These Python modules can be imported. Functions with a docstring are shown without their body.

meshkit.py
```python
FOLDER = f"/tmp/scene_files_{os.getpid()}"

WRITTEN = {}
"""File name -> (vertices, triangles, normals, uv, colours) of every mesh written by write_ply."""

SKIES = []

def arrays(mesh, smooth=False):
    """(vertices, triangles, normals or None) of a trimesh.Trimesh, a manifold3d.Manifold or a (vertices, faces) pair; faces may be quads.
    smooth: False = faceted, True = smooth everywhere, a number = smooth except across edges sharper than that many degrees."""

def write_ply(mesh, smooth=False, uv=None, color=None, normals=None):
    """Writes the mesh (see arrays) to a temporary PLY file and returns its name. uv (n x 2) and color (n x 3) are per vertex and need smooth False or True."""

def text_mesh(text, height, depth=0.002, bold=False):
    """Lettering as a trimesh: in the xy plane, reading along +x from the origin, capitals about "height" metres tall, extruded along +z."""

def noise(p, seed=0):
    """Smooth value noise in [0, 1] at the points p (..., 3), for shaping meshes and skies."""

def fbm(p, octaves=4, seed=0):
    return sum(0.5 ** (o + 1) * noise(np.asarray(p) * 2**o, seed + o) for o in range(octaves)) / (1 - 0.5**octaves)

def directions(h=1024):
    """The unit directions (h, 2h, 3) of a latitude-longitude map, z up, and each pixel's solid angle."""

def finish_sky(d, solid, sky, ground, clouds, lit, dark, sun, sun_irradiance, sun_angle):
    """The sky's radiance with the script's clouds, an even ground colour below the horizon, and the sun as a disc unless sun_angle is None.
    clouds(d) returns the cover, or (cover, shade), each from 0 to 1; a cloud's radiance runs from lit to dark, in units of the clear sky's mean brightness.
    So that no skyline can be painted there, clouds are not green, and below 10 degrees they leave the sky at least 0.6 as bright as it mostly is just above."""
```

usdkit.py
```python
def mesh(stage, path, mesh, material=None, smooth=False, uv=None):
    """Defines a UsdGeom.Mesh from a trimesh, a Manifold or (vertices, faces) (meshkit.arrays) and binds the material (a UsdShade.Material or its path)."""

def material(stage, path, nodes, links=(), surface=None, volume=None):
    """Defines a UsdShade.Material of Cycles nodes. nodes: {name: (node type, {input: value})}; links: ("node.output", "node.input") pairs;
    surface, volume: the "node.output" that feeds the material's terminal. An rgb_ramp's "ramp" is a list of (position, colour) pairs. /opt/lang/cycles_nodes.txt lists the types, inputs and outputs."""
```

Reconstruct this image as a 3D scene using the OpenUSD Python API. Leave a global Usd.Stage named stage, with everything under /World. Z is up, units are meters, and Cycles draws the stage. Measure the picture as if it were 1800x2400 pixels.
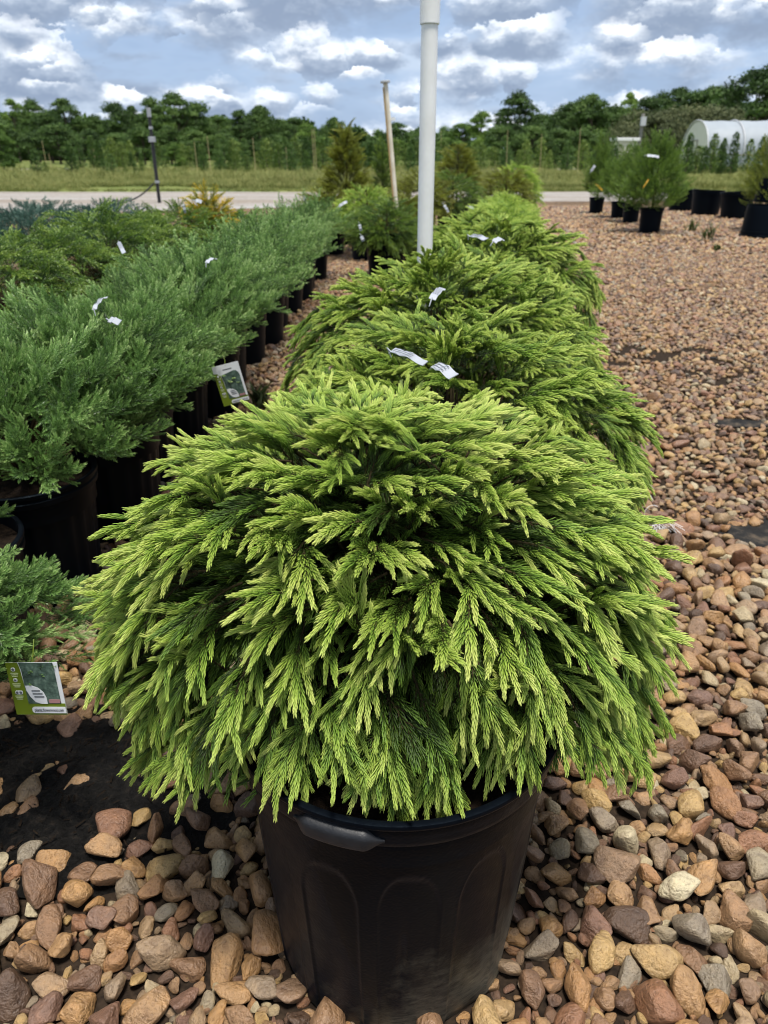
import math
import numpy as np, trimesh, usdkit, meshkit
from pxr import Usd, UsdGeom, UsdLux, UsdShade, Gf, Sdf, Vt
from scipy.spatial import cKDTree
from scipy.spatial.transform import Rotation

stage = Usd.Stage.CreateInMemory()
UsdGeom.SetStageUpAxis(stage, 'Z')
UsdGeom.Xform.Define(stage, '/World')
RNG = np.random.default_rng(11)
PI = math.pi

# ---------------------------------------------------------------- camera
CAM_H, PITCH, FPX = 1.12, 25.0, 1800.0
cam = UsdGeom.Camera.Define(stage, '/World/camera')
cam.CreateHorizontalApertureAttr(26.0)
cam.CreateVerticalApertureAttr(26.0 * 4 / 3)
cam.CreateFocalLengthAttr(26.0)
cam.CreateFStopAttr(7.5)
cam.CreateFocusDistanceAttr(1.05)
cam.CreateExposureAttr(1.95)
cam.AddTranslateOp().Set((0, 0, CAM_H))
cam.AddRotateXYZOp().Set((90 - PITCH, 0, 0))

# ---------------------------------------------------------------- sky and sun
SUN = np.array([0.08, -0.24, 1.15]); SUN /= np.linalg.norm(SUN)
SUN_EL, SUN_ROT = math.asin(SUN[2]), math.atan2(SUN[0], SUN[1])
sky = UsdLux.DomeLight.Define(stage, '/World/sky')
def sky_nodes():
    """Broken cumulus: three sizes of billows, each billow bright on its upper side and grey beneath, gathered into banks by a wide noise."""
    N = {"tc": ("texture_coordinate", {}),
         "clear": ("sky_texture", {"sky_type": "single_scattering", "sun_disc": False, "sun_elevation": SUN_EL, "sun_rotation": SUN_ROT}),
         "grey": ("mix", {"mix_type": "mix", "fac": 0.72, "color2": (2.15, 3.0, 4.5)}),
         "mw": ("mapping", {"mapping_type": "point", "scale": (34, 34, 62)}), "w": ("noise_texture", {"scale": 1.0, "detail": 5.0, "roughness": 0.66}),
         "mb": ("mapping", {"mapping_type": "point", "scale": (5.0, 5.0, 17), "location": (2.3, 4.2, 0.8)}), "nb": ("noise_texture", {"scale": 1.0, "detail": 4.0, "roughness": 0.55}),
         "ramp": ("rgb_ramp", {"ramp": [(.34, (1.7, 2.3, 3.4)), (.48, (2.3, 3.0, 4.2)), (.62, (3.6, 4.1, 4.9))]})}
    L = [("tc.generated", "mw.vector"), ("mw.vector", "w.vector"), ("tc.generated", "mb.vector"), ("mb.vector", "nb.vector"), ("nb.fac", "ramp.fac"), ("clear.color", "grey.color1"),
         ("grey.color", "base.color1"), ("ramp.color", "base.color2")]
    N["base"] = ("mix", {"mix_type": "mix", "fac": .62})
    last = "base.color"
    for k, (sc, zs, warp, th, off) in enumerate([(5.6, 1.9, .50, .36, 3.3), (10.5, 1.8, .64, .42, 8.1), (18, 1.7, .72, .46, 5.7)]):
        a = lambda n: f"{n}{k}"
        N |= {a("m"): ("mapping", {"mapping_type": "point", "scale": (sc, sc, sc * zs), "location": (off, off * .7, off * .37)}),
              a("wa"): ("vector_math", {"math_type": "multiply_add", "vector2": (warp, warp, warp)}),
              a("v"): ("voronoi_texture", {"feature": "f1", "scale": 1.0}),
              a("sp"): ("separate_xyz", {}), a("sv"): ("separate_xyz", {}), a("sc"): ("separate_color", {"color_type": "rgb"}), a("sw"): ("separate_color", {"color_type": "rgb"}),
              a("dz"): ("math", {"math_type": "subtract"}),
              a("l0"): ("math", {"math_type": "multiply_add", "value2": 1.25, "value3": -.32}),
              a("l1"): ("math", {"math_type": "multiply_add", "value2": 1.45, "use_clamp": True}),
              a("pu"): ("map_range", {"range_type": "smoothstep", "from_min": .72, "from_max": .28, "clamp": True}),
              a("th"): ("math", {"math_type": "multiply_add", "value2": .35}),
              a("pr"): ("map_range", {"range_type": "smoothstep", "from_min": th + .11, "from_max": th + .24, "clamp": True}),
              a("f"): ("math", {"math_type": "multiply"}),
              a("c"): ("rgb_ramp", {"ramp": [(0, (1.65, 2.1, 2.9)), (.35, (2.5, 3.0, 3.8)), (.62, (5.0, 5.4, 5.9)), (1, (8.8, 8.9, 9.0))]}),
              a("x"): ("mix", {"mix_type": "mix"})}
        L += [("tc.generated", f"m{k}.vector"),
              ("w.color", f"wa{k}.vector1"), (f"m{k}.vector", f"wa{k}.vector3"), (f"wa{k}.vector", f"v{k}.vector"),
              (f"wa{k}.vector", f"sp{k}.vector"), (f"v{k}.position", f"sv{k}.vector"), (f"sp{k}.z", f"dz{k}.value1"), (f"sv{k}.z", f"dz{k}.value2"),
              ("w.fac", f"l0{k}.value1"), (f"dz{k}.value", f"l1{k}.value1"), (f"l0{k}.value", f"l1{k}.value3"), (f"l1{k}.value", f"c{k}.fac"),
              (f"v{k}.distance", f"pu{k}.value"), (f"v{k}.color", f"sc{k}.color"), (f"sc{k}.r", f"th{k}.value1"), ("nb.fac", f"th{k}.value3"), (f"th{k}.value", f"pr{k}.value"),
              (f"pu{k}.result", f"f{k}.value1"), (f"pr{k}.result", f"f{k}.value2"), (f"f{k}.value", f"x{k}.fac"), (last, f"x{k}.color1"), (f"c{k}.color", f"x{k}.color2")]
        last = f"x{k}.color"
    N["bg"] = ("background_shader", {"strength": 0.050}); L.append((last, "bg.color"))
    return N, L
sky_mat = usdkit.material(stage, '/World/Looks/cloudy_sky', *sky_nodes(), surface="bg.background")
UsdShade.MaterialBindingAPI.Apply(sky.GetPrim()).Bind(sky_mat)
sky.GetPrim().SetCustomDataByKey('kind', 'structure')
sun = UsdLux.DistantLight.Define(stage, '/World/sun')
sun.CreateIntensityAttr(0.4); sun.CreateAngleAttr(12.0); sun.CreateNormalizeAttr(True)
sun.CreateColorAttr(Gf.Vec3f(1.0, 0.95, 0.87))
_x = np.cross([0, 1, 0], SUN); _x /= np.linalg.norm(_x); _y = np.cross(SUN, _x)
_m = np.eye(4); _m[0, :3], _m[1, :3], _m[2, :3] = _x, _y, SUN
sun.AddTransformOp().Set(Gf.Matrix4d(*[float(q) for q in _m.ravel()]))

# ---------------------------------------------------------------- helpers
SP, CP = math.sin(math.radians(PITCH)), math.cos(math.radians(PITCH))
def at(u, v, y=None, z=None):
    """The point seen at photo pixel (u, v) at distance y, or at height z."""
    d = np.array([(u - 900) / FPX, CP + (1200 - v) / FPX * SP, -SP + (1200 - v) / FPX * CP])
    t = y / d[1] if y is not None else (z - CAM_H) / d[2]
    return np.array([0, 0, CAM_H]) + d * t

USED = {}
def numbered(parent, name):
    k = USED.get((parent, name), 0)
    USED[(parent, name)] = k + 1
    return f'{parent}/{name}' if k == 0 else f'{parent}/{name}_{k:03d}'
def setcd(p, **kw):
    for k, v in kw.items():
        if v: p.SetCustomDataByKey(k, v)
def thing(name, label, cat, loc=(0, 0, 0), rz=0.0, group=None, scale=1.0, ref=None, kind=None):
    x = UsdGeom.Xform.Define(stage, numbered('/World', name))
    x.AddTranslateOp().Set(tuple(float(q) for q in loc))
    if rz: x.AddRotateZOp().Set(math.degrees(rz))
    if np.ndim(scale) or scale != 1.0: x.AddScaleOp().Set(tuple(float(q) for q in np.broadcast_to(scale, 3)))
    p = x.GetPrim()
    setcd(p, label=label, category=cat, group=group, kind=kind)
    if ref:
        p.GetReferences().AddInternalReference(ref); p.SetInstanceable(True)
    return str(p.GetPath())
def part(parent, name, geo, mat, smooth=False, label=None, kind=None):
    if geo is None: return None
    path = numbered(parent, name)
    tint = None
    if isinstance(geo, Geo):
        tint = geo.tints(); geo = geo.arrays()
        if tint is not None and smooth not in (True, False): smooth = True
    m = usdkit.mesh(stage, path, geo, mat, smooth=smooth)
    if tint is not None:
        UsdGeom.PrimvarsAPI(m).CreatePrimvar('tint', Sdf.ValueTypeNames.FloatArray, 'vertex').Set(Vt.FloatArray.FromNumpy(tint.astype(np.float32)))
    setcd(m.GetPrim(), label=label, kind=kind)
    return path
def solo(name, geo, mat, label, cat, smooth=False, group=None, kind=None):
    p = part('/World', name, geo, mat, smooth)
    setcd(stage.GetPrimAtPath(p), label=label, category=cat, group=group, kind=kind)
    return p
def structure(name, geo, mat, smooth=False):
    p = part('/World', name, geo, mat, smooth)
    setcd(stage.GetPrimAtPath(p), kind='structure')
    return p
def source(name):
    """A class prim: what repeats are copied from."""
    p = stage.CreateClassPrim(f'/World/{name}')
    return str(p.GetPath())
class Geo:
    def __init__(self): self.v, self.f, self.t, self.n = [], [], [], 0
    def add(self, v, f, t=None):
        v = np.asarray(v, float); f = np.asarray(f, int)
        if f.shape[1] == 4: f = np.vstack([f[:, [0, 1, 2]], f[:, [0, 2, 3]]])
        self.v.append(v); self.f.append(f + self.n); self.n += len(v)
        if t is not None: self.t.append(np.broadcast_to(t, (len(v),)))
        return self
    def mesh(self, m, T=None, t=None):
        v = np.array(m.vertices)
        if T is not None: v = v @ np.asarray(T)[:3, :3].T + np.asarray(T)[:3, 3]
        return self.add(v, m.faces, t)
    def arrays(self): return np.vstack(self.v), np.vstack(self.f)
    def tints(self): return np.concatenate(self.t) if self.t else None
def instancer(path, protos, idx, pos, rot=None, scale=None, kind='stuff'):
    pi = UsdGeom.PointInstancer.Define(stage, path)
    targets = []
    for k, src in enumerate(protos):
        w = stage.DefinePrim(f'{path}/form_{k + 1:03d}'); w.GetReferences().AddInternalReference(src); targets.append(w.GetPath())
    pi.CreatePrototypesRel().SetTargets(targets)
    n = len(pos)
    pi.CreateProtoIndicesAttr(Vt.IntArray.FromNumpy(np.asarray(idx, np.int32)))
    pi.CreatePositionsAttr(Vt.Vec3fArray.FromNumpy(np.ascontiguousarray(pos, np.float32)))
    if rot is not None:
        q = Rotation.from_matrix(rot).as_quat()
        pi.CreateOrientationsAttr(Vt.QuathArray.FromNumpy(np.ascontiguousarray(q, np.float16)))
    if scale is not None:
        s = np.asarray(scale, float)
        if s.ndim == 1: s = np.repeat(s[:, None], 3, 1)
        pi.CreateScalesAttr(Vt.Vec3fArray.FromNumpy(np.ascontiguousarray(s, np.float32)))
    if kind: pi.GetPrim().SetCustomDataByKey('kind', kind)
    return path
def unit(v): return v / np.maximum(np.linalg.norm(v, axis=-1, keepdims=True), 1e-9)
def frames(x, up):
    """Rotation matrices whose columns are x, y and z, with z near up."""
    x = unit(x); y = unit(np.cross(up, x)); z = np.cross(x, y)
    return np.stack([x, y, z], -1)
def tube(points, radii, sides=10, caps=True):
    p = np.asarray(points, float); n = len(p)
    t = unit(np.gradient(p, axis=0)); a = np.zeros_like(p)
    a0 = np.cross(t[0], [0, 0, 1.0] if abs(t[0][2]) < .9 else [1.0, 0, 0]); a[0] = a0 / np.linalg.norm(a0)
    for i in range(1, n):
        q = a[i - 1] - t[i] * (a[i - 1] @ t[i]); a[i] = q / np.linalg.norm(q)
    b = np.cross(t, a); ang = np.arange(sides) * 2 * PI / sides
    r = np.broadcast_to(radii, (n,))[:, None, None]
    v = (p[:, None] + r * (np.cos(ang)[None, :, None] * a[:, None] + np.sin(ang)[None, :, None] * b[:, None])).reshape(-1, 3)
    f = []
    for i in range(n - 1):
        for j in range(sides):
            k = (j + 1) % sides
            f.append((i * sides + j, i * sides + k, (i + 1) * sides + k)); f.append((i * sides + j, (i + 1) * sides + k, (i + 1) * sides + j))
    if caps:
        v = np.vstack([v, p[:1], p[-1:]])
        for j in range(sides):
            k = (j + 1) % sides
            f.append((len(v) - 2, k, j)); f.append((len(v) - 1, (n - 1) * sides + j, (n - 1) * sides + k))
    return v, np.array(f)
def lathe(profile, sides=64, disp=None):
    """Revolves (r, z) pairs; disp(theta, k) adds to the radius."""
    pr = np.asarray(profile, float); n = len(pr); th = np.arange(sides) * 2 * PI / sides
    r = np.repeat(pr[:, :1], sides, 1)
    if disp is not None: r = r + disp(th[None, :], pr[:, 1:2], np.arange(n)[:, None])
    v = np.stack([r * np.cos(th), r * np.sin(th), np.repeat(pr[:, 1:], sides, 1)], -1).reshape(-1, 3)
    i, j = np.meshgrid(np.arange(n - 1), np.arange(sides), indexing='ij'); k = (j + 1) % sides
    f = np.stack([i * sides + j, i * sides + k, (i + 1) * sides + k, (i + 1) * sides + j], -1).reshape(-1, 4)
    return v, f
def rbox(sx, sy, sz, r=0.003):
    import manifold3d as m3
    s = m3.Manifold.sphere(r, 8)
    pts = [s.translate((x * (sx / 2 - r), y * (sy / 2 - r), z * (sz / 2 - r))) for x in (-1, 1) for y in (-1, 1) for z in (-1, 1)]
    m = m3.Manifold.batch_hull(pts).to_mesh()
    return trimesh.Trimesh(m.vert_properties[:, :3], m.tri_verts, process=False)
ORD = ['first', 'second', 'third', 'fourth', 'fifth', 'sixth', 'seventh', 'eighth', 'ninth', 'tenth', 'eleventh', 'twelfth', 'thirteenth', 'fourteenth', 'fifteenth',
       'sixteenth', 'seventeenth', 'eighteenth', 'nineteenth', 'twentieth']
def ordinal(k):
    if k < 20: return ORD[k]
    tens, one = divmod(k + 1, 10)
    w = {2: ('twenty', 'twentieth'), 3: ('thirty', 'thirtieth'), 4: ('forty', 'fortieth'), 5: ('fifty', 'fiftieth'), 6: ('sixty', 'sixtieth'), 7: ('seventy', 'seventieth')}[tens]
    return w[1] if one == 0 else f'{w[0]}-{ORD[one - 1]}'

# ---------------------------------------------------------------- materials
def foliage_mat(name, ramp, spread=0.3, trans=0.22, rough=0.42, spec=0.45, hue=None):
    return usdkit.material(stage, f'/World/Looks/{name}', {
        "a": ("attribute", {"attribute": "tint"}), "o": ("object_info", {}),
        "r0": ("math", {"math_type": "multiply_add", "value2": spread, "value3": -spread / 2}),
        "s": ("math", {"math_type": "add", "use_clamp": True}),
        "r": ("rgb_ramp", {"ramp": ramp}),
        "p": ("principled_bsdf", {"roughness": rough, "specular_ior_level": spec}), "t": ("translucent_bsdf", {}), "m": ("mix_closure", {"fac": trans})},
        [("o.random", "r0.value1"), ("a.fac", "s.value1"), ("r0.value", "s.value2"), ("s.value", "r.fac"), ("r.color", "p.base_color"), ("r.color", "t.color"),
         ("p.BSDF", "m.closure1"), ("t.BSDF", "m.closure2")], surface="m.closure")
def plain(name, color, rough=0.5, spec=0.5, bump=None, var=None):
    nodes = {"p": ("principled_bsdf", {"base_color": color, "roughness": rough, "specular_ior_level": spec})}; links = []
    if var:
        scale, amount, other = var
        nodes |= {"tc": ("texture_coordinate", {}), "n": ("noise_texture", {"scale": scale, "detail": 5.0, "roughness": 0.6}),
                  "r": ("rgb_ramp", {"ramp": [(0.5 - amount, color), (0.5 + amount, other)]})}
        links += [("tc.object", "n.vector"), ("n.fac", "r.fac"), ("r.color", "p.base_color")]
    if bump:
        scale, dist = bump
        nodes |= {"tb": ("texture_coordinate", {}), "nb": ("noise_texture", {"scale": scale, "detail": 5.0}), "b": ("bump", {"distance": dist, "strength": 0.7})}
        links += [("tb.object", "nb.vector"), ("nb.fac", "b.height"), ("b.normal", "p.normal")]
    return usdkit.material(stage, f'/World/Looks/{name}', nodes, links, surface="p.BSDF")

M = {}
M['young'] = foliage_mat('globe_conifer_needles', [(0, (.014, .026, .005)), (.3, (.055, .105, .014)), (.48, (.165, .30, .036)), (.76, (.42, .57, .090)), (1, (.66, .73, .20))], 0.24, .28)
M['row'] = foliage_mat('row_conifer_needles', [(0, (.012, .026, .006)), (.35, (.075, .145, .016)), (.58, (.20, .34, .038)), (1, (.54, .65, .13))], 0.3, .28)
M['juniper'] = foliage_mat('juniper_foliage', [(0, (.014, .026, .008)), (.35, (.065, .135, .030)), (.7, (.17, .305, .072)), (1, (.40, .54, .20))], 0.5, 0.18)
M['juniper_blue'] = foliage_mat('blue_juniper_foliage', [(0, (.010, .024, .018)), (.5, (.04, .10, .07)), (1, (.12, .21, .16))], 0.3, 0.15)
M['olive'] = foliage_mat('dark_row_conifer_needles', [(0, (.008, .018, .004)), (.4, (.036, .085, .013)), (.7, (.10, .18, .022)), (1, (.21, .30, .04))], 0.3)
M['bronze'] = foliage_mat('bronze_conifer_needles', [(0, (.022, .022, .004)), (.4, (.090, .100, .012)), (.7, (.18, .20, .022)), (1, (.27, .31, .04))], 0.35)
M['gold'] = foliage_mat('gold_tipped_foliage', [(0, (.05, .07, .008)), (.5, (.17, .20, .02)), (.75, (.46, .36, .02)), (1, (.66, .44, .03))], 0.5)
M['lime'] = foliage_mat('lime_conifer_needles', [(0, (.03, .045, .006)), (.5, (.13, .18, .022)), (1, (.34, .37, .05))], 0.3)
M['pine'] = foliage_mat('feathery_conifer_needles', [(0, (.016, .034, .006)), (.4, (.085, .165, .022)), (1, (.25, .38, .06))], 0.3)
M['tree'] = foliage_mat('tree_leaves', [(0, (.014, .030, .009)), (.4, (.040, .080, .018)), (.75, (.080, .145, .030)), (1, (.145, .22, .052))], 0.3, 0.25, 0.6, 0.25)
M['tree_light'] = foliage_mat('light_tree_leaves', [(0, (.025, .055, .01)), (.4, (.075, .145, .024)), (1, (.20, .30, .058))], 0.3, 0.25, 0.6, 0.25)
M['tree_olive'] = foliage_mat('olive_tree_leaves', [(0, (.022, .03, .012)), (.4, (.06, .078, .03)), (1, (.16, .175, .075))], 0.3, 0.2, 0.6, 0.25)
M['field_conifer'] = foliage_mat('field_conifer_foliage', [(0, (.016, .038, .009)), (.5, (.058, .115, .028)), (1, (.14, .22, .055))], 0.4, 0.15, 0.6, 0.25)
M['field_light'] = foliage_mat('pale_field_conifer_foliage', [(0, (.03, .055, .012)), (.5, (.12, .19, .04)), (1, (.26, .32, .08))], 0.4, 0.15, 0.6, 0.25)
M['grass'] = foliage_mat('field_grass_blades', [(0, (.05, .075, .018)), (.5, (.17, .20, .055)), (1, (.36, .34, .13))], 0.4, 0.3, 0.6, 0.2)
M['weed'] = foliage_mat('weed_leaves', [(0, (.05, .07, .02)), (1, (.16, .19, .06))], 0.4, 0.25, 0.6, 0.2)
M['rust'] = foliage_mat('rusty_dead_needles', [(0, (.07, .012, .006)), (1, (.24, .055, .025))], 0.4, 0.1, 0.8, 0.2)
M['bark'] = plain('conifer_twig_bark', (.045, .034, .016), 0.9, 0.1, (220, .002))
M['trunk'] = plain('tree_trunk_bark', (.085, .068, .052), 0.9, 0.2)
M['soil'] = plain('potting_soil', (.008, .006, .005), 0.95, 0.05, (130, .008), (60, .2, (.022, .015, .010)))
M['pvc'] = plain('white_pvc_plastic', (.90, .90, .90), 0.35, 0.5, None, (5.0, .22, (.74, .73, .70)))
M['old_pvc'] = plain('stained_white_pipe', (.62, .55, .42), 0.5, 0.4, None, (7.0, .15, (.78, .72, .60)))
M['tan_strip'] = plain('tan_pipe_strip', (.42, .29, .13), 0.6, 0.3)  # tan strip down the left side of the leaning pipe
M['dark_plastic'] = plain('black_pipe_plastic', (.012, .0125, .014), 0.42, 0.5)
M['grip_plastic'] = plain('sky_sheen_black_grip_plastic', (.0085, .009, .011), 0.5, 0.4, (300, .0006), (40, .15, (.016, .017, .020)))  # paler than the pot wall: sky reflection painted into the grip colour
M['grey_plastic'] = plain('pale_grey_riser_plastic', (.30, .32, .34), 0.45, 0.5)
M['paper'] = plain('white_tag_plastic', (.34, .36, .40), 0.5, 0.3)
M['yellow_tag'] = plain('yellow_tag_plastic', (.45, .26, .02), 0.45, 0.4)
M['tag_green'] = plain('tag_olive_green', (.115, .165, .008), 0.4, 0.5)
M['tag_white'] = plain('tag_white_print', (.60, .62, .64), 0.4, 0.5)
M['tag_ink'] = plain('tag_grey_ink', (.10, .11, .12), 0.5, 0.4)
M['tag_pale'] = plain('tag_pale_green_ink', (.40, .46, .24), 0.5, 0.4)
M['tag_rose'] = plain('tag_rose_ink', (.30, .16, .16), 0.5, 0.4)
M['tag_photo'] = usdkit.material(stage, '/World/Looks/tag_printed_picture', {
    "tc": ("texture_coordinate", {}), "mp": ("mapping", {"mapping_type": "point", "scale": (70, 70, 190), "rotation": (0, .35, 0)}),
    "n": ("noise_texture", {"scale": 1.0, "detail": 5.0, "roughness": .65}),
    "r": ("rgb_ramp", {"ramp": [(.32, (.012, .022, .018)), (.52, (.06, .10, .08)), (.72, (.17, .24, .19))]}), "p": ("principled_bsdf", {"roughness": .35})},
    [("tc.object", "mp.vector"), ("mp.vector", "n.vector"), ("n.fac", "r.fac"), ("r.color", "p.base_color")], surface="p.BSDF")
M['bamboo'] = plain('bamboo_stake', (.42, .33, .18), 0.7, 0.3)
M['poly'] = plain('white_polythene_film', (.30, .33, .36), 0.5, 0.3, None, (.6, .3, (.24, .27, .30)))
M['poly_end'] = plain('cloudy_end_film', (.62, .62, .52), 0.5, 0.4)
M['steel'] = plain('galvanised_steel', (.45, .46, .47), 0.45, 0.5)
M['building_wall'] = plain('off_white_board', (.62, .58, .5), 0.7, 0.3)
M['roof_sheet'] = plain('white_roof_sheet', (.75, .75, .75), 0.5, 0.4)
M['wood'] = plain('weathered_grey_wood', (.25, .235, .21), 0.9, 0.2)
M['fabric'] = usdkit.material(stage, '/World/Looks/black_ground_fabric', {
    "tc": ("texture_coordinate", {}), "w": ("wave_texture", {"scale": 120.0, "distortion": 1.0, "detail": 2.0}), "n": ("noise_texture", {"scale": 14.0, "detail": 6.0, "roughness": .65}),
    "r": ("rgb_ramp", {"ramp": [(.3, (.010, .010, .011)), (.5, (.026, .025, .024)), (.66, (.11, .085, .062))]}), "b": ("bump", {"distance": .002, "strength": .6}),
    "p": ("principled_bsdf", {"roughness": .9, "specular_ior_level": .12})},
    [("tc.object", "w.vector"), ("tc.object", "n.vector"), ("n.fac", "r.fac"), ("r.color", "p.base_color"), ("w.fac", "b.height"), ("b.normal", "p.normal")], surface="p.BSDF")
M['fibre'] = plain('white_frayed_fibre', (.75, .75, .74), 0.5, 0.4)
# black pots: scuffed plastic; the near one has dried mud splashed on one side of its foot
def pot_mat(name, mud):
    nodes = {"g": ("texture_coordinate", {}), "sep": ("separate_xyz", {}), "n": ("noise_texture", {"scale": 38.0, "detail": 7.0, "roughness": .7}),
             "n2": ("noise_texture", {"scale": 260.0, "detail": 3.0}), "sc": ("rgb_ramp", {"ramp": [(.62, (0, 0, 0)), (.80, (.22, .22, .22))]}),
             "base": ("mix", {"mix_type": "mix", "color1": (.0022, .0032, .0052), "color2": (.04, .041, .044)}),
             "rr": ("math", {"math_type": "multiply_add", "value2": .35, "value3": .24}),
             "b": ("bump", {"distance": .0012, "strength": .35}), "p": ("principled_bsdf", {"specular_ior_level": .10, "specular_tint": (.55, .78, 1.0)})}
    links = [("g.object", "n.vector"), ("g.object", "n2.vector"), ("n.fac", "sc.fac"), ("sc.color", "base.fac"), ("n.fac", "rr.value1"), ("rr.value", "p.roughness"), ("n2.fac", "b.height"), ("b.normal", "p.normal")]
    if mud:
        nodes |= {"ms": ("mapping", {"mapping_type": "point", "scale": (1, 1, 1)}), "sx": ("math", {"math_type": "multiply_add", "value2": 2.3}),
                  "zz": ("math", {"math_type": "multiply_add", "value2": -4.2, "value3": .47}), "nn": ("noise_texture", {"scale": 9.0, "detail": 8.0, "roughness": .68}),
                  "am": ("math", {"math_type": "multiply_add", "value2": 2.1, "value3": -1.02}), "sum": ("math", {"math_type": "add"}), "cl": ("math", {"math_type": "multiply", "value2": 1.0, "use_clamp": True}),
                  "mm": ("mix", {"mix_type": "mix", "color2": (.13, .115, .085)}),
                  "st": ("mapping", {"mapping_type": "point", "scale": (40, 40, 160)}), "sn": ("noise_texture", {"scale": 1.0, "detail": 4.0, "roughness": .7}), "cm": ("math", {"math_type": "multiply", "use_clamp": True}), "sa": ("math", {"math_type": "multiply_add", "value2": 2.6, "value3": -.55, "use_clamp": True})}
        links += [("g.object", "sep.vector"), ("sep.z", "zz.value1"), ("zz.value", "sx.value3"), ("sep.x", "sx.value1"), ("g.object", "nn.vector"), ("nn.fac", "am.value1"),
                  ("sx.value", "sum.value1"), ("am.value", "sum.value2"), ("sum.value", "cl.value1"), ("g.object", "st.vector"), ("st.vector", "sn.vector"), ("sn.fac", "sa.value1"), ("sa.value", "cm.value2"), ("cl.value", "cm.value1"),
                  ("base.color", "mm.color1"), ("cm.value", "mm.fac"), ("mm.color", "p.base_color")]
    else:
        links += [("base.color", "p.base_color")]
    return usdkit.material(stage, f'/World/Looks/{name}', nodes, links, surface="p.BSDF")
M['near_pot'] = pot_mat('scuffed_muddy_black_plastic', True)
M['pot'] = pot_mat('scuffed_black_plastic', False)
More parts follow.
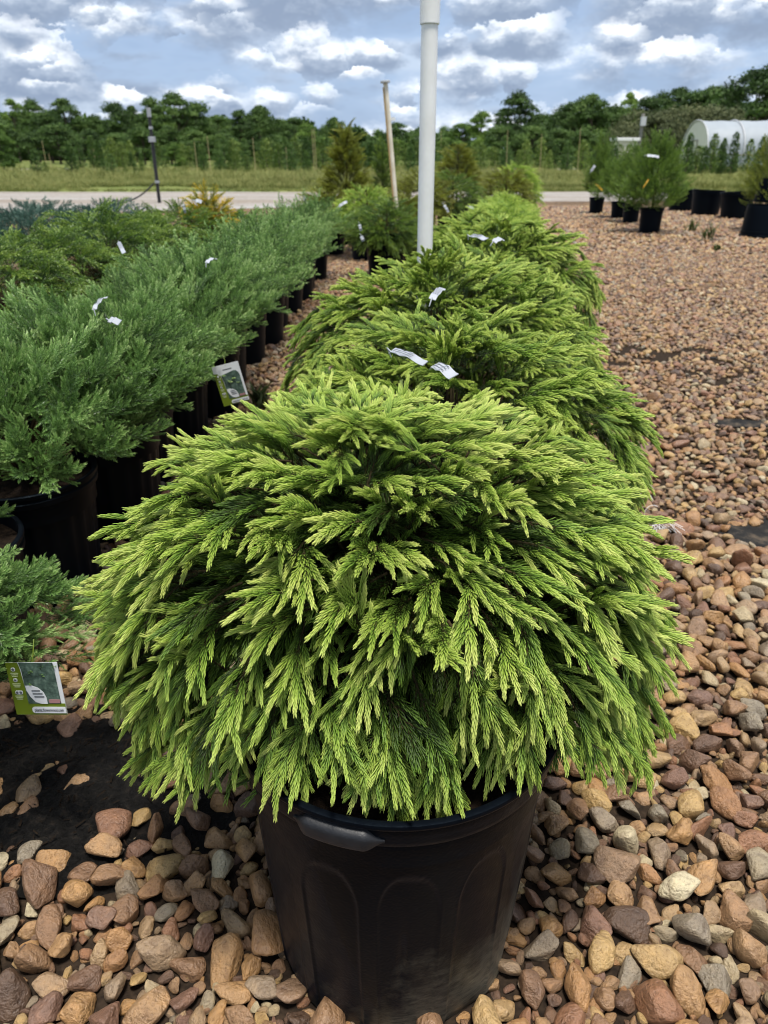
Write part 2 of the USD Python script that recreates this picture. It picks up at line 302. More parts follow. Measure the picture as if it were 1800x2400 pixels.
# stones: one material, the colour of each stone by chance, grain and stains on its own surface
STONE_RAMP = [(0, (.085, .052, .034)), (.09, (.14, .080, .050)), (.20, (.23, .132, .070)), (.33, (.31, .190, .096)), (.44, (.345, .195, .078)), (.53, (.245, .122, .064)), (.61, (.165, .094, .066)),
              (.70, (.32, .215, .116)), (.79, (.40, .265, .105)), (.86, (.26, .180, .112)), (.92, (.21, .178, .130)), (.97, (.35, .27, .155)), (1, (.50, .43, .28))]
def stone_mat(name, gain, s1=42.0, s2=190.0, bd=.008):
    return usdkit.material(stage, f'/World/Looks/{name}', {
        "o": ("object_info", {}), "tc": ("texture_coordinate", {}), "r": ("rgb_ramp", {"ramp": [(p, tuple(gain * q for q in c)) for p, c in STONE_RAMP]}),
        "off": ("vector_math", {"math_type": "add"}), "sc": ("vector_math", {"math_type": "scale", "vector1": (37.1, 11.7, 53.3)}),
        "n": ("noise_texture", {"scale": s1, "detail": 6.0, "roughness": .62}), "n2": ("noise_texture", {"scale": s2, "detail": 4.0, "roughness": .6}),
        "st": ("rgb_ramp", {"ramp": [(.30, (.55, .50, .48)), (.48, (.95, .95, .95)), (.60, (1.08, 1.05, 1.0)), (.74, (1.45, 1.38, 1.25))]}), "mul": ("mix", {"mix_type": "multiply", "fac": .85}),
        "sp": ("rgb_ramp", {"ramp": [(.34, (.45, .42, .40)), (.46, (1, 1, 1))]}), "mul2": ("mix", {"mix_type": "multiply", "fac": .55}),
        "ad": ("math", {"math_type": "add"}), "b": ("bump", {"distance": bd, "strength": .7}), "rg": ("math", {"math_type": "multiply_add", "value2": .45, "value3": .16}),
        "p": ("principled_bsdf", {"roughness": .5, "specular_ior_level": .5})},
        [("o.random", "r.fac"), ("o.random", "sc.scale"), ("tc.object", "off.vector1"), ("sc.vector", "off.vector2"), ("off.vector", "n.vector"), ("off.vector", "n2.vector"),
         ("n.fac", "st.fac"), ("r.color", "mul.color1"), ("st.color", "mul.color2"), ("n2.fac", "sp.fac"), ("mul.color", "mul2.color1"), ("sp.color", "mul2.color2"), ("mul2.color", "p.base_color"),
         ("n.fac", "ad.value1"), ("n2.fac", "ad.value2"), ("ad.value", "b.height"), ("b.normal", "p.normal"), ("n2.fac", "rg.value1"), ("rg.value", "p.roughness")], surface="p.BSDF")
M['stone'] = stone_mat('brown_river_stone', 1.0)
M['gravel'] = stone_mat('brown_gravel_stone', .95, 1.0, 4.5, .006)
M['gravel_bed'] = usdkit.material(stage, '/World/Looks/gravel_bed', {
    "g": ("geometry", {}), "v": ("voronoi_texture", {"scale": 26.0, "feature": "f1"}), "sepc": ("separate_color", {"color_type": "rgb"}), "r": ("rgb_ramp", {"ramp": [(p, tuple(.75 * q for q in c)) for p, c in STONE_RAMP]}),
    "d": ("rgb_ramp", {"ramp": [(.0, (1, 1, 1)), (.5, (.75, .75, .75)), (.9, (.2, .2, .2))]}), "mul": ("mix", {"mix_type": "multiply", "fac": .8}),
    "n": ("noise_texture", {"scale": .9, "detail": 5.0, "roughness": .6}), "nr": ("rgb_ramp", {"ramp": [(.36, (.42, .38, .35)), (.55, (1, 1, 1))]}), "mul2": ("mix", {"mix_type": "multiply", "fac": .7}),
    "b": ("bump", {"distance": .02, "strength": .8, "invert": True}), "p": ("principled_bsdf", {"roughness": .8, "specular_ior_level": .25})},
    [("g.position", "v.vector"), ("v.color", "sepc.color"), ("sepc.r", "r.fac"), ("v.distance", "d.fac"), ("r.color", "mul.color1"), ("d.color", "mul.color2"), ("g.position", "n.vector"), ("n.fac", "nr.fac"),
     ("mul.color", "mul2.color1"), ("nr.color", "mul2.color2"), ("mul2.color", "p.base_color"), ("v.distance", "b.height"), ("b.normal", "p.normal")], surface="p.BSDF")
M['wet_soil'] = usdkit.material(stage, '/World/Looks/dark_damp_soil', {
    "g": ("geometry", {}), "n": ("noise_texture", {"scale": 55.0, "detail": 7.0, "roughness": .65}), "r": ("rgb_ramp", {"ramp": [(.35, (.0035, .003, .0028)), (.55, (.008, .007, .006)), (.72, (.03, .022, .016))]}),
    "b": ("bump", {"distance": .03, "strength": 1.0}), "rg": ("math", {"math_type": "multiply_add", "value2": .9, "value3": .1}), "p": ("principled_bsdf", {"specular_ior_level": .22})},
    [("g.position", "n.vector"), ("n.fac", "r.fac"), ("r.color", "p.base_color"), ("n.fac", "b.height"), ("b.normal", "p.normal"), ("n.fac", "rg.value1"), ("rg.value", "p.roughness")], surface="p.BSDF")
M['grit'] = plain('gap_shade_grit_between_stones', (.012, .009, .007), 0.95, 0.08, (90, .010), (70, .2, (.040, .027, .018)))  # grit colour darkened to paint the shade in gaps between stones
M['road'] = usdkit.material(stage, '/World/Looks/pale_gravel_road', {
    "g": ("geometry", {}), "v": ("voronoi_texture", {"scale": 18.0}), "n": ("noise_texture", {"scale": .6, "detail": 6.0, "roughness": .65}),
    "mp": ("mapping", {"mapping_type": "point", "scale": (.05, 1.1, 1)}), "tr": ("noise_texture", {"scale": 1.0, "detail": 3.0}), "r": ("rgb_ramp", {"ramp": [(.32, (.21, .155, .105)), (.5, (.30, .27, .24)), (.66, (.38, .37, .36))]}),
    "d": ("rgb_ramp", {"ramp": [(0, (1.1, 1.1, 1.1)), (.8, (.6, .6, .6))]}), "mul": ("mix", {"mix_type": "multiply", "fac": .8}), "avg": ("mix", {"mix_type": "mix", "fac": .6}), "p": ("principled_bsdf", {"roughness": .9, "specular_ior_level": .2})},
    [("g.position", "v.vector"), ("g.position", "n.vector"), ("g.position", "mp.vector"), ("mp.vector", "tr.vector"), ("n.color", "avg.color1"), ("tr.color", "avg.color2"), ("avg.color", "r.fac"), ("v.distance", "d.fac"), ("r.color", "mul.color1"), ("d.color", "mul.color2"), ("mul.color", "p.base_color")], surface="p.BSDF")
M['field'] = usdkit.material(stage, '/World/Looks/grassy_field', {
    "g": ("geometry", {}), "n": ("noise_texture", {"scale": .25, "detail": 8.0, "roughness": .7}), "r": ("rgb_ramp", {"ramp": [(.32, (.045, .07, .018)), (.5, (.12, .15, .04)), (.68, (.24, .235, .09))]}), "p": ("principled_bsdf", {"roughness": .95, "specular_ior_level": .1})},
    [("g.position", "n.vector"), ("n.fac", "r.fac"), ("r.color", "p.base_color")], surface="p.BSDF")

# ---------------------------------------------------------------- the ground
def sheet(x0, x1, y0, y1, z, nx=2, ny=2, f=None):
    x, y = np.meshgrid(np.linspace(x0, x1, nx), np.linspace(y0, y1, ny), indexing='ij')
    zz = np.full_like(x, z) if f is None else f(x, y)
    v = np.stack([x, y, zz], -1).reshape(-1, 3); i, j = np.meshgrid(np.arange(nx - 1), np.arange(ny - 1), indexing='ij')
    a = i * ny + j
    return v, np.stack([a, a + ny, a + ny + 1, a + 1], -1).reshape(-1, 4)
structure('field', sheet(-900, 900, -60, 1500, -0.012), M['field'])
yard = str(UsdGeom.Xform.Define(stage, '/World/gravel_yard').GetPath()); setcd(stage.GetPrimAtPath(yard), kind='structure')
part(yard, 'gravel_bed', sheet(-30, 30, 7, 24, 0.0), M['gravel_bed'])
part(yard, 'dark_grit', sheet(-30, 30, -4, 7, 0.0), M['grit'])  # near bed, its dark colour stands in for shade between stones
def wavy_strip(x0, x1, ya, yb, z, n=120, amp=.35, seed=3, slope=0.0):
    x = np.linspace(x0, x1, n)
    e0 = ya + np.clip(slope * x, -3.6, 1.6) + amp * (meshkit.fbm(np.stack([x * .5, x * 0, x * 0], -1), 4, seed) - .5) * 2
    e1 = yb + amp * (meshkit.fbm(np.stack([x * .5, x * 0 + 9, x * 0], -1), 4, seed) - .5) * 2
    v = np.vstack([np.stack([x, e0, x * 0 + z], -1), np.stack([x, e1, x * 0 + z], -1)])
    i = np.arange(n - 1)
    return v, np.stack([i, i + 1, n + i + 1, n + i], -1)
structure('gravel_road', wavy_strip(-60, 60, 19.8, 27.0, 0.004, slope=.42), M['road'])
structure('dirt_track', wavy_strip(-70, 90, 66, 71, -0.006, seed=8), M['road'])
def patch(name, cx, cy, rx, ry, z, mat, seed, n=64):
    a = np.linspace(0, 2 * PI, n, endpoint=False)
    r = .7 + .6 * meshkit.fbm(np.stack([np.cos(a) * 1.6 + 5, np.sin(a) * 1.6 + seed, a * 0], -1), 4, seed)
    ring = np.stack([cx + rx * r * np.cos(a), cy + ry * r * np.sin(a), a * 0 + z], -1)
    v = np.vstack([ring, [[cx, cy, z]]]); i = np.arange(n)
    return v, np.stack([i, (i + 1) % n, np.full(n, n)], -1)
SOIL_PATCH, FABRIC_PATCH = (-.63, 1.14, .30, .17), (1.32, 2.21, .22, .15)
def soil_bed():
    v, f = sheet(-1.25, -.12, .88, 1.62, 0, 150, 110)
    q = np.hypot((v[:, 0] - SOIL_PATCH[0]) / (SOIL_PATCH[2] + .12), (v[:, 1] - SOIL_PATCH[1]) / (SOIL_PATCH[3] + .10))
    v[:, 2] = .004 + .022 * np.clip(1 - q, 0, 1) ** .6 + (.020 * (meshkit.fbm(v * [22, 22, 1] + 3, 5, 3) - .45) + .012 * (meshkit.fbm(v * [80, 80, 1] + 3, 3, 4) - .5)) * np.clip((1.05 - q) * 6, 0, 1) - .03 * np.clip((q - .98) * 8, 0, 1)
    return v, f
structure('damp_soil', soil_bed(), M['wet_soil'], smooth=True)
solo('ground_fabric', patch('fabric', *FABRIC_PATCH, .006, M['fabric'], 6), M['fabric'], 'torn black ground fabric laid bare among the stones at the right edge', 'ground cover')

# ---------------------------------------------------------------- stones
def stone_mesh(rng, sub, round_=10):
    m = trimesh.creation.icosphere(sub); d = np.array(m.vertices)
    k = rng.integers(9, 15); n = unit(rng.normal(size=(k, 3))); h = rng.uniform(.62, 1.0, k)
    q = np.maximum(d @ n.T, 0) / h
    r = (np.sum(q ** round_, 1) + .25 ** round_) ** (-1 / round_)
    r = np.minimum(r, 1.35)
    r *= 1 + .16 * (meshkit.fbm(d * 1.7 + rng.uniform(0, 50), 3, 1) - .5) + .05 * (meshkit.fbm(d * 6 + 9, 2, 2) - .5)
    v = d * r[:, None]; v -= v.mean(0)
    v /= np.abs(v).max(0)
    return v, np.array(m.faces)
def scatter(region, radii_counts, keep, rng, touch=.86):
    """Variable-radius dart throwing: big stones first, then what fits between them."""
    P, Q = np.zeros((0, 2)), np.zeros(0)
    for rad, count in radii_counts:
        x0, x1, y0, y1 = region
        c = np.stack([rng.uniform(x0, x1, count), rng.uniform(y0, y1, count)], -1); r = rad * rng.uniform(.82, 1.22, count)
        ok = keep(c); c, r = c[ok], r[ok]
        if len(P):
            t = cKDTree(P); dist, ix = t.query(c, k=min(6, len(P)))
            ok = (dist > touch * (r[:, None] + Q[ix])).all(1) if dist.ndim > 1 else dist > touch * (r + Q[ix])
            c, r = c[ok], r[ok]
        if len(c) > 1:
            t = cKDTree(c); alive = np.ones(len(c), bool)
            for a, b in sorted(t.query_pairs(2 * touch * rad * 1.22)):
                if alive[a] and alive[b] and np.hypot(*(c[a] - c[b])) < touch * (r[a] + r[b]): alive[b] = False
            c, r = c[alive], r[alive]
        P, Q = np.vstack([P, c]), np.concatenate([Q, r])
    return P, Q
def row_x(y): return -.13 + .16 * y          # the middle row of plants
def jun_x(y): return -1.03 + .038 * y         # the juniper row
POT = np.array([0.016, .845]); POT_RT, POT_RB, POT_H = .215, .180, .445
BARE = [(1.62, 3.35, .30, .10, 'dark bare strip of ground fabric right of the second conifer'), (2.05, 4.6, .26, .06, 'narrow dark strip of bare fabric right of the third conifer'), (2.6, 8.6, .8, .10, 'long dark bare streak on the gravel beyond the rusty clump'),
        (2.9, 12.6, .9, .22, 'long dark bare streak before the feathery conifers'), (2.75, 5.9, .45, .05, 'thin dark bare streak left of the rusty clump at the right edge'), (.78, 2.30, .12, .07, 'small dark bare spot beside the second conifer')]
def in_patch(p, patch, grow=1.0):
    return ((p[:, 0] - patch[0]) / patch[2]) ** 2 + ((p[:, 1] - patch[1]) / patch[3]) ** 2 < grow
def keep_stone(p, gap=.012):
    x, y = p[:, 0], p[:, 1]
    lim = .60 * (y * CP + CAM_H * SP) + .10
    ok = (np.abs(x) < lim)
    ok &= np.hypot(x - POT[0], y - POT[1]) > POT_RB + gap
    hole = meshkit.fbm(np.stack([x * 9, y * 9, x * 0], -1), 2, 4)
    ok &= ~(in_patch(p, SOIL_PATCH) & (hole < .445)) & ~(in_patch(p, FABRIC_PATCH, .95) & (hole < .56))
    ok &= ~((x < jun_x(y) + .02) & (y > 1.6) & (y < 8.2))
    for b_ in BARE: ok &= ~(in_patch(p, b_, .6) & (hole < .42))
    thin = meshkit.fbm(np.stack([x * 1.1, y * 1.1, x * 0 + 3], -1), 3, 9)
    ok &= ~((y > 2.2) & (thin > .70) & (hole < .42))
    return ok
for k, b_ in enumerate(BARE): solo('ground_fabric', patch('fabric', b_[0], b_[1], b_[2] * .62, b_[3] * .55, .006, M['fabric'], 11 + k), M['fabric'], b_[4], 'ground cover')
near_rng = np.random.default_rng(5)
P1, Q1 = scatter((-1.1, 1.6, .35, 2.3), [(.034, 120), (.027, 2600), (.021, 9000), (.016, 24000), (.0115, 24000), (.0080, 30000)], keep_stone, near_rng, .74)
far_rng = np.random.default_rng(6)
P2, Q2 = scatter((-1.4, 6.2, 2.3, 10.0), [(.027, 1500), (.020, 26000), (.0145, 80000), (.0145, 60000), (.0105, 60000), (.0105, 60000)], lambda p: keep_stone(p) & (p[:, 0] > row_x(p[:, 1]) - 1.9), far_rng, .76)
P3, Q3 = scatter((-2.0, 9.5, 10.0, 19.2), [(.034, 20000), (.024, 60000)], lambda p: keep_stone(p) & (p[:, 0] > row_x(p[:, 1]) - 3.5), far_rng)
# smaller stones and grit lying under and between
U = np.stack([far_rng.uniform(-1.1, 1.7, 7000), far_rng.uniform(.35, 2.6, 7000)], -1); U = U[keep_stone(U, -.012)]
UQ = far_rng.uniform(.005, .014, len(U))
def stone_axes(q, rng):
    n = len(q)
    return np.stack([q * rng.uniform(1.0, 1.35, n), q * rng.uniform(.78, 1.0, n), q * rng.uniform(.55, .85, n)], -1)
def stone_rot(n, rng, tilt=.35):
    return (Rotation.from_euler('z', rng.uniform(0, 2 * PI, n)) * Rotation.from_euler('xy', rng.normal(0, tilt, (n, 2))) * Rotation.from_euler('x', np.where(rng.random(n) < .22, rng.uniform(.6, 1.4, n), 0))).as_matrix()
S_SRC = source('stone_source')
for k in range(14): part(S_SRC, 'shape', stone_mesh(np.random.default_rng(100 + k), 2), M['gravel'], smooth=True)
S_PROTO = [f'{S_SRC}/shape'] + [f'{S_SRC}/shape_{k:03d}' for k in range(1, 14)]
A1 = stone_axes(Q1, near_rng); R1 = stone_rot(len(Q1), near_rng)
Z1 = A1[:, 2] * near_rng.uniform(.25, .75, len(Q1)) + np.where(Q1 > .019, near_rng.uniform(0, .016, len(Q1)), np.where(Q1 > .010, near_rng.uniform(-.004, .010, len(Q1)), near_rng.uniform(-.003, .004, len(Q1))))
# the 300 that show largest are parts of the yard, one mesh each
dep = P1[:, 1] * CP + (CAM_H - Z1) * SP
uu, vv = 900 + P1[:, 0] / dep * FPX, 1200 + FPX * np.tan(np.arctan2(CAM_H - Z1, P1[:, 1]) - math.radians(PITCH))
seen = (uu > -40) & (uu < 1840) & (vv < 2440) & (vv > 900) & (np.hypot(P1[:, 0] - POT[0], P1[:, 1] - POT[1]) > .2)
behind = (np.abs(P1[:, 0] - POT[0] - (P1[:, 1] - POT[1]) * 0) < .26) & (P1[:, 1] > .80) & (P1[:, 1] < 1.6)
score = np.where(seen & ~behind, Q1 / dep, 0)
big = np.argsort(-score)[:300]; rest = np.setdiff1d(np.arange(len(Q1)), big)
for i in big:
    v, f = stone_mesh(np.random.default_rng(1000 + int(i)), 3)
    v = (v * A1[i]) @ R1[i].T
    path = numbered(yard, 'stone')
    m = usdkit.mesh(stage, path, (v, f), M['stone'], smooth=True)
    m.AddTranslateOp().Set((float(P1[i, 0]), float(P1[i, 1]), float(Z1[i])))
A2, A3, AU = stone_axes(Q2, far_rng), stone_axes(Q3, far_rng), stone_axes(UQ, far_rng)
pos = np.vstack([np.column_stack([P1[rest], Z1[rest]]), np.column_stack([P2, A2[:, 2] * far_rng.uniform(.2, .9, len(Q2))]), np.column_stack([P3, A3[:, 2] * .4]), np.column_stack([U, AU[:, 2] * .3 - .001 + far_rng.uniform(0, .006, len(U))])])
axes = np.vstack([A1[rest], A2, A3, AU])
rot = np.concatenate([R1[rest], stone_rot(len(Q2), far_rng), stone_rot(len(Q3), far_rng, .2), stone_rot(len(U), far_rng, .5)])
instancer(f'{yard}/loose_stones', S_PROTO, far_rng.integers(0, 14, len(pos)), pos, rot, axes)

# ---------------------------------------------------------------- foliage builders
GOLD = PI * (3 - math.sqrt(5))
def needles(geo, base, d, inn, L, W, curl, t0, t1):
    """Tapered three-sided needles, bent towards inn."""
    n = len(base); side = unit(np.cross(d, inn)); inn = unit(inn)
    L, W = np.broadcast_to(L, (n,))[:, None], np.broadcast_to(W, (n,))[:, None]; curl = np.broadcast_to(curl, (n,))[:, None]
    V, T = [], []
    for s, w in ((0.0, .75), (.55, 1.0), (.86, .72)):
        c = base + d * (L * s) + inn * (curl * L * s * s)
        for a in (PI / 2, PI * 7 / 6, PI * 11 / 6):
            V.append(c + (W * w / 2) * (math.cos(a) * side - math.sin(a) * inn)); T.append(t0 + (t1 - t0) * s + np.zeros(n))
    V.append(base + d * L + inn * (curl * L)); T.append(t1 + np.zeros(n))
    v = np.stack(V, 1).reshape(-1, 3); t = np.stack(T, 1).reshape(-1)
    f = []
    for r in (0, 1):
        for j in range(3):
            k = (j + 1) % 3
            f += [(3 * r + j, 3 * r + k, 3 * r + 3 + k), (3 * r + j, 3 * r + 3 + k, 3 * r + 3 + j)]
    for j in range(3): f.append((6 + j, 6 + (j + 1) % 3, 9))
    geo.add(v, (np.array(f)[None] + 10 * np.arange(n)[:, None, None]).reshape(-1, 3), t)
def thin_needles(geo, base, d, inn, L, W, curl, t0, t1):
    """One bent strip per needle, for plants further away."""
    n = len(base); side = unit(np.cross(d, inn)); inn = unit(inn)
    L, W = np.broadcast_to(L, (n,))[:, None], np.broadcast_to(W, (n,))[:, None]
    mid = base + d * (L * .5); tip = base + d * L + inn * (curl * L)
    v = np.stack([base, mid - side * W / 2, mid + side * W / 2 - inn * W * .25, tip], 1).reshape(-1, 3)
    t = np.stack([t0 + np.zeros(n), (t0 + t1) / 2 + np.zeros(n), (t0 + t1) / 2 + np.zeros(n), t1 + np.zeros(n)], 1).reshape(-1)
    f = np.array([(0, 1, 2), (1, 3, 2)])
    geo.add(v, (f[None] + 4 * np.arange(n)[:, None, None]).reshape(-1, 3), t)
def spine(p0, d0, L, droop, K=10, wob=0, rng=None):
    """A bending axis: droop is how far in radians it turns down towards local -z."""
    p, d = [np.array(p0, float)], unit(np.array(d0, float)); out = [d]
    for k in range(K):
        d = unit(d + np.array([0, 0, -droop / K]) + (rng.normal(0, wob, 3) if wob else 0))
        p.append(p[-1] + d * L / K); out.append(d)
    return np.array(p), np.array(out)
def on_spine(p, d, s):
    x = np.clip(s, 0, 1) * (len(p) - 1); i = np.minimum(x.astype(int), len(p) - 2); w = (x - i)[:, None]
    return p[i] * (1 - w) + p[i + 1] * w, unit(d[i] * (1 - w) + d[i + 1] * w)
def dress(geo, p, d, n, nl, nw, ang0, ang1, t0, t1, rng, s0=.02, s1=1.0, fn=needles, curl=.20, tipdt=.20):
    """Clothes a spine in spirally set needles."""
    s = np.linspace(s0, s1, n); b, t = on_spine(p, d, s)
    az = np.arange(n) * GOLD + rng.uniform(0, 6)
    ref = unit(np.cross(t, np.array([0.13, 0.21, .97]))); ref2 = np.cross(t, ref)
    rad = np.cos(az)[:, None] * ref + np.sin(az)[:, None] * ref2
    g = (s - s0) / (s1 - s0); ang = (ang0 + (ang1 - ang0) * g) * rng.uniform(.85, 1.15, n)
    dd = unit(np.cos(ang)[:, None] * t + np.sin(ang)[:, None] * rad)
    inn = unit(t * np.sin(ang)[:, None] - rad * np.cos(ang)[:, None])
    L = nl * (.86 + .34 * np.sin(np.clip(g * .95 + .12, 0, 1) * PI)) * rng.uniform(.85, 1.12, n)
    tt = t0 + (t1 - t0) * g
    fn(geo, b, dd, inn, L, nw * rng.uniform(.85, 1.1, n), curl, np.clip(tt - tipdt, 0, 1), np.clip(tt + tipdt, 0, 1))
def conifer_sprig(seed, fine=1.0, width=1.0, age=0.0, length=.15, fn=needles):
    """A cryptomeria branchlet: an old leader with dark needles and a plume of pale young shoots. Along +x, back up +z."""
    rng = np.random.default_rng(seed); geo, twig = Geo(), Geo()
    Lm = length * rng.uniform(.9, 1.1)
    p, d = spine((0, 0, 0), (1, rng.normal(0, .06), .10), Lm, rng.uniform(.35, .75), wob=.02, rng=rng)
    twig.add(*tube(p, np.linspace(.0021, .0009, len(p)), 5))
    cut = rng.uniform(.42, .52)
    N = lambda k: max(5, int(k * fine))
    dress(geo, p, d, N(44), .0090, .0014 * width, .95, .75, .06 - age * .05, .30 - age * .2, rng, .02, cut, fn)
    dress(geo, p, d, N(74), .0142, .00175 * width, .58, .38, .50 - age * .4, .92 - age * .55, rng, cut, 1.0, fn, .22)
    k = rng.integers(5, 8)
    for j in range(k):
        s = .14 + .56 * (j + rng.uniform(0, .8)) / k
        b, t = on_spine(p, d, np.array([s])); b, t = b[0], t[0]
        sgn = 1 if j % 2 else -1
        lat = np.array([0, sgn * rng.uniform(.25, 1.0), rng.uniform(-.1, 1.0)]); lat -= t * (lat @ t); lat = unit(lat)
        a = rng.uniform(.24, .52); dd = unit(math.cos(a) * t + math.sin(a) * lat)
        L = rng.uniform(.050, .082) * (1.1 - .35 * s) * length / .15
        q, e = spine(b, dd, L, rng.uniform(.3, .75), K=7, wob=.02, rng=rng)
        twig.add(*tube(q, np.linspace(.0012, .0007, len(q)), 4))
        bright = rng.uniform(-.12, .08)
        dress(geo, q, e, N(12), .0090, .0014 * width, .9, .7, .16 - age * .14, .38 - age * .3, rng, .02, .20, fn)
        dress(geo, q, e, N(int(880 * L)), .0136, .00172 * width, .58, .38, .50 + bright - age * .4, .93 + bright - age * .55, rng, .18, 1.0, fn, .22)
    return geo, twig
def juniper_plume(seed, fine=1.0, width=1.0, length=.20, fn=thin_needles, spiky=0.0):
    """A juniper branch end: feathery scale-leaved branchlets along an upturned leader. Along +x."""
    rng = np.random.default_rng(seed); geo, twig = Geo(), Geo()
    Lm = length * rng.uniform(.85, 1.15)
    p, d = spine((0, 0, 0), (1, rng.normal(0, .1), -.08), Lm, -rng.uniform(.15, .5) + .1, wob=.03, rng=rng)
    twig.add(*tube(p, np.linspace(.0028, .0010, len(p)), 4))
    n = max(6, int(22 * fine))
    for j in range(n):
        s = .12 + .85 * (j + .5) / n
        b, t = on_spine(p, d, np.array([s])); b, t = b[0], t[0]
        az = j * 2.4 + rng.uniform(-.4, .4); ref = unit(np.cross(t, [0.1, 0.2, 1.0])); ref2 = np.cross(t, ref)
        lat = math.cos(az) * ref + math.sin(az) * ref2 * .8
        a = rng.uniform(.5, .85) * (1 - .4 * s); dd = unit(math.cos(a) * t + math.sin(a) * lat)
        L = (.075 * (1 - s) ** .8 + .016) * rng.uniform(.7, 1.15) * length / .2
        q, e = spine(b, dd, L, -.25, K=5, wob=.05, rng=rng)
        lo = rng.uniform(.1, .3)
        dress(geo, q, e, max(6, int(560 * L * fine + 5)), .0115, .0021 * width, .72, .30, lo + .2 * s, .62 + .22 * s + rng.uniform(-.1, .12), rng, .05, 1.0, fn, .1, .2)
    dress(geo, p, d, max(5, int(26 * fine)), .012, .0022 * width, .6, .28, .4, .95, rng, .6, 1.0, fn, .1, .12)
    return geo, twig
def sprig_sources(name, make, count, mat, split=False):
    """Class prims for the branch ends of one kind. split: needles and twig as two meshes, else joined."""
    root = source(name); out = []
    for k in range(count):
        geo, twig = make(k)
        if split:
            p = str(stage.DefinePrim(f'{root}/sprig_{k + 1:03d}', 'Xform').GetPath())
            part(p, 'needles', geo, mat, smooth=True, kind='stuff'); part(p, 'twig', twig, M['bark'], smooth=True)
        else:
            p = part(root, 'sprig', geo, mat, smooth=True)
        out.append(p)
    return out
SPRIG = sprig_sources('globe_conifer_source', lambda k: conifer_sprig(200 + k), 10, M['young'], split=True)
OLD = sprig_sources('old_branch_source', lambda k: conifer_sprig(240 + k, .8, 1.0, .9), 4, M['young'], split=True)
ROW = sprig_sources('row_conifer_source', lambda k: conifer_sprig(300 + k, .75, 1.2, length=.15), 8, M['row'])
ROW_FAR = sprig_sources('far_row_conifer_source', lambda k: conifer_sprig(320 + k, .34, 2.3, fn=thin_needles, length=.17), 5, M['row'])
OLIVE = sprig_sources('dark_row_conifer_source', lambda k: conifer_sprig(340 + k, .30, 2.4, fn=thin_needles, length=.19), 5, M['olive'])
BRONZE = sprig_sources('bronze_conifer_source', lambda k: conifer_sprig(360 + k, .30, 3.6, fn=thin_needles, length=.20), 4, M['bronze'])
JUN = sprig_sources('juniper_source', lambda k: juniper_plume(400 + k), 8, M['juniper'])
JUN_FAR = sprig_sources('far_juniper_source', lambda k: juniper_plume(420 + k, .42, 2.1), 5, M['juniper'])
JUN_BLUE = sprig_sources('blue_juniper_source', lambda k: juniper_plume(440 + k, .42, 3.4), 4, M['juniper_blue'])
GOLDEN = sprig_sources('gold_shrub_source', lambda k: conifer_sprig(460 + k, .28, 2.6, fn=thin_needles), 4, M['gold'])
PINE = sprig_sources('feathery_conifer_source', lambda k: juniper_plume(480 + k, .42, 4.2, .26), 4, M['pine'])
LIME = sprig_sources('lime_conifer_source', lambda k: juniper_plume(490 + k, .42, 4.2, .26), 4, M['lime'])

# ---------------------------------------------------------------- pots
def nursery_pot(rt, rb, h, sides=64, ribs=24, wall=.004):
    zs = np.linspace(0, h - .042, 8)
    prof = [(rb - .012, .004), (rb - .003, 0.0)] + [(rb + (rt - .006 - rb) * z / h, z) for z in zs[1:]]
    prof += [(rt + .004, h - .036), (rt + .005, h - .022), (rt + .001, h - .018), (rt + .001, h - .012), (rt + .007, h - .009), (rt + .007, h - .001), (rt + .004, h + .001), (rt - wall, h), (rt - wall - .002, h - .09), (.001, h - .092)]
    n = len(prof)
    def disp(th, z, k):
        return np.where((k >= 2) & (k <= 8), .0025 * np.tanh(3 * np.sin(th * ribs)), 0)
    return lathe(prof, sides, disp if ribs else None)
def pot_class(name, rt, rb, h, sides, ribs):
    root = source(name); part(root, 'pot', nursery_pot(rt, rb, h, sides, ribs), M['pot'], smooth=40)
    part(root, 'soil', disc(rt - .006, h - .03, 48), M['soil'], smooth=True)
    return root
def disc(r, z, n=64, rings=6, bump=.012):
    rr = np.linspace(0, r, rings + 1)[1:]; a = np.arange(n) * 2 * PI / n
    v = [[0, 0, z]]
    for q in rr: v += [[q * math.cos(t), q * math.sin(t), z] for t in a]
    v = np.array(v); v[:, 2] += bump * (meshkit.fbm(v * 40 + 7, 3, 5) - .5) * 2
    f = [(0, 1 + j, 1 + (j + 1) % n) for j in range(n)]
    for i in range(rings - 1):
        for j in range(n):
            k = (j + 1) % n; a0, a1 = 1 + i * n, 1 + (i + 1) * n
            f += [(a0 + j, a1 + j, a1 + k), (a0 + j, a1 + k, a0 + k)]
    return v, np.array(f)

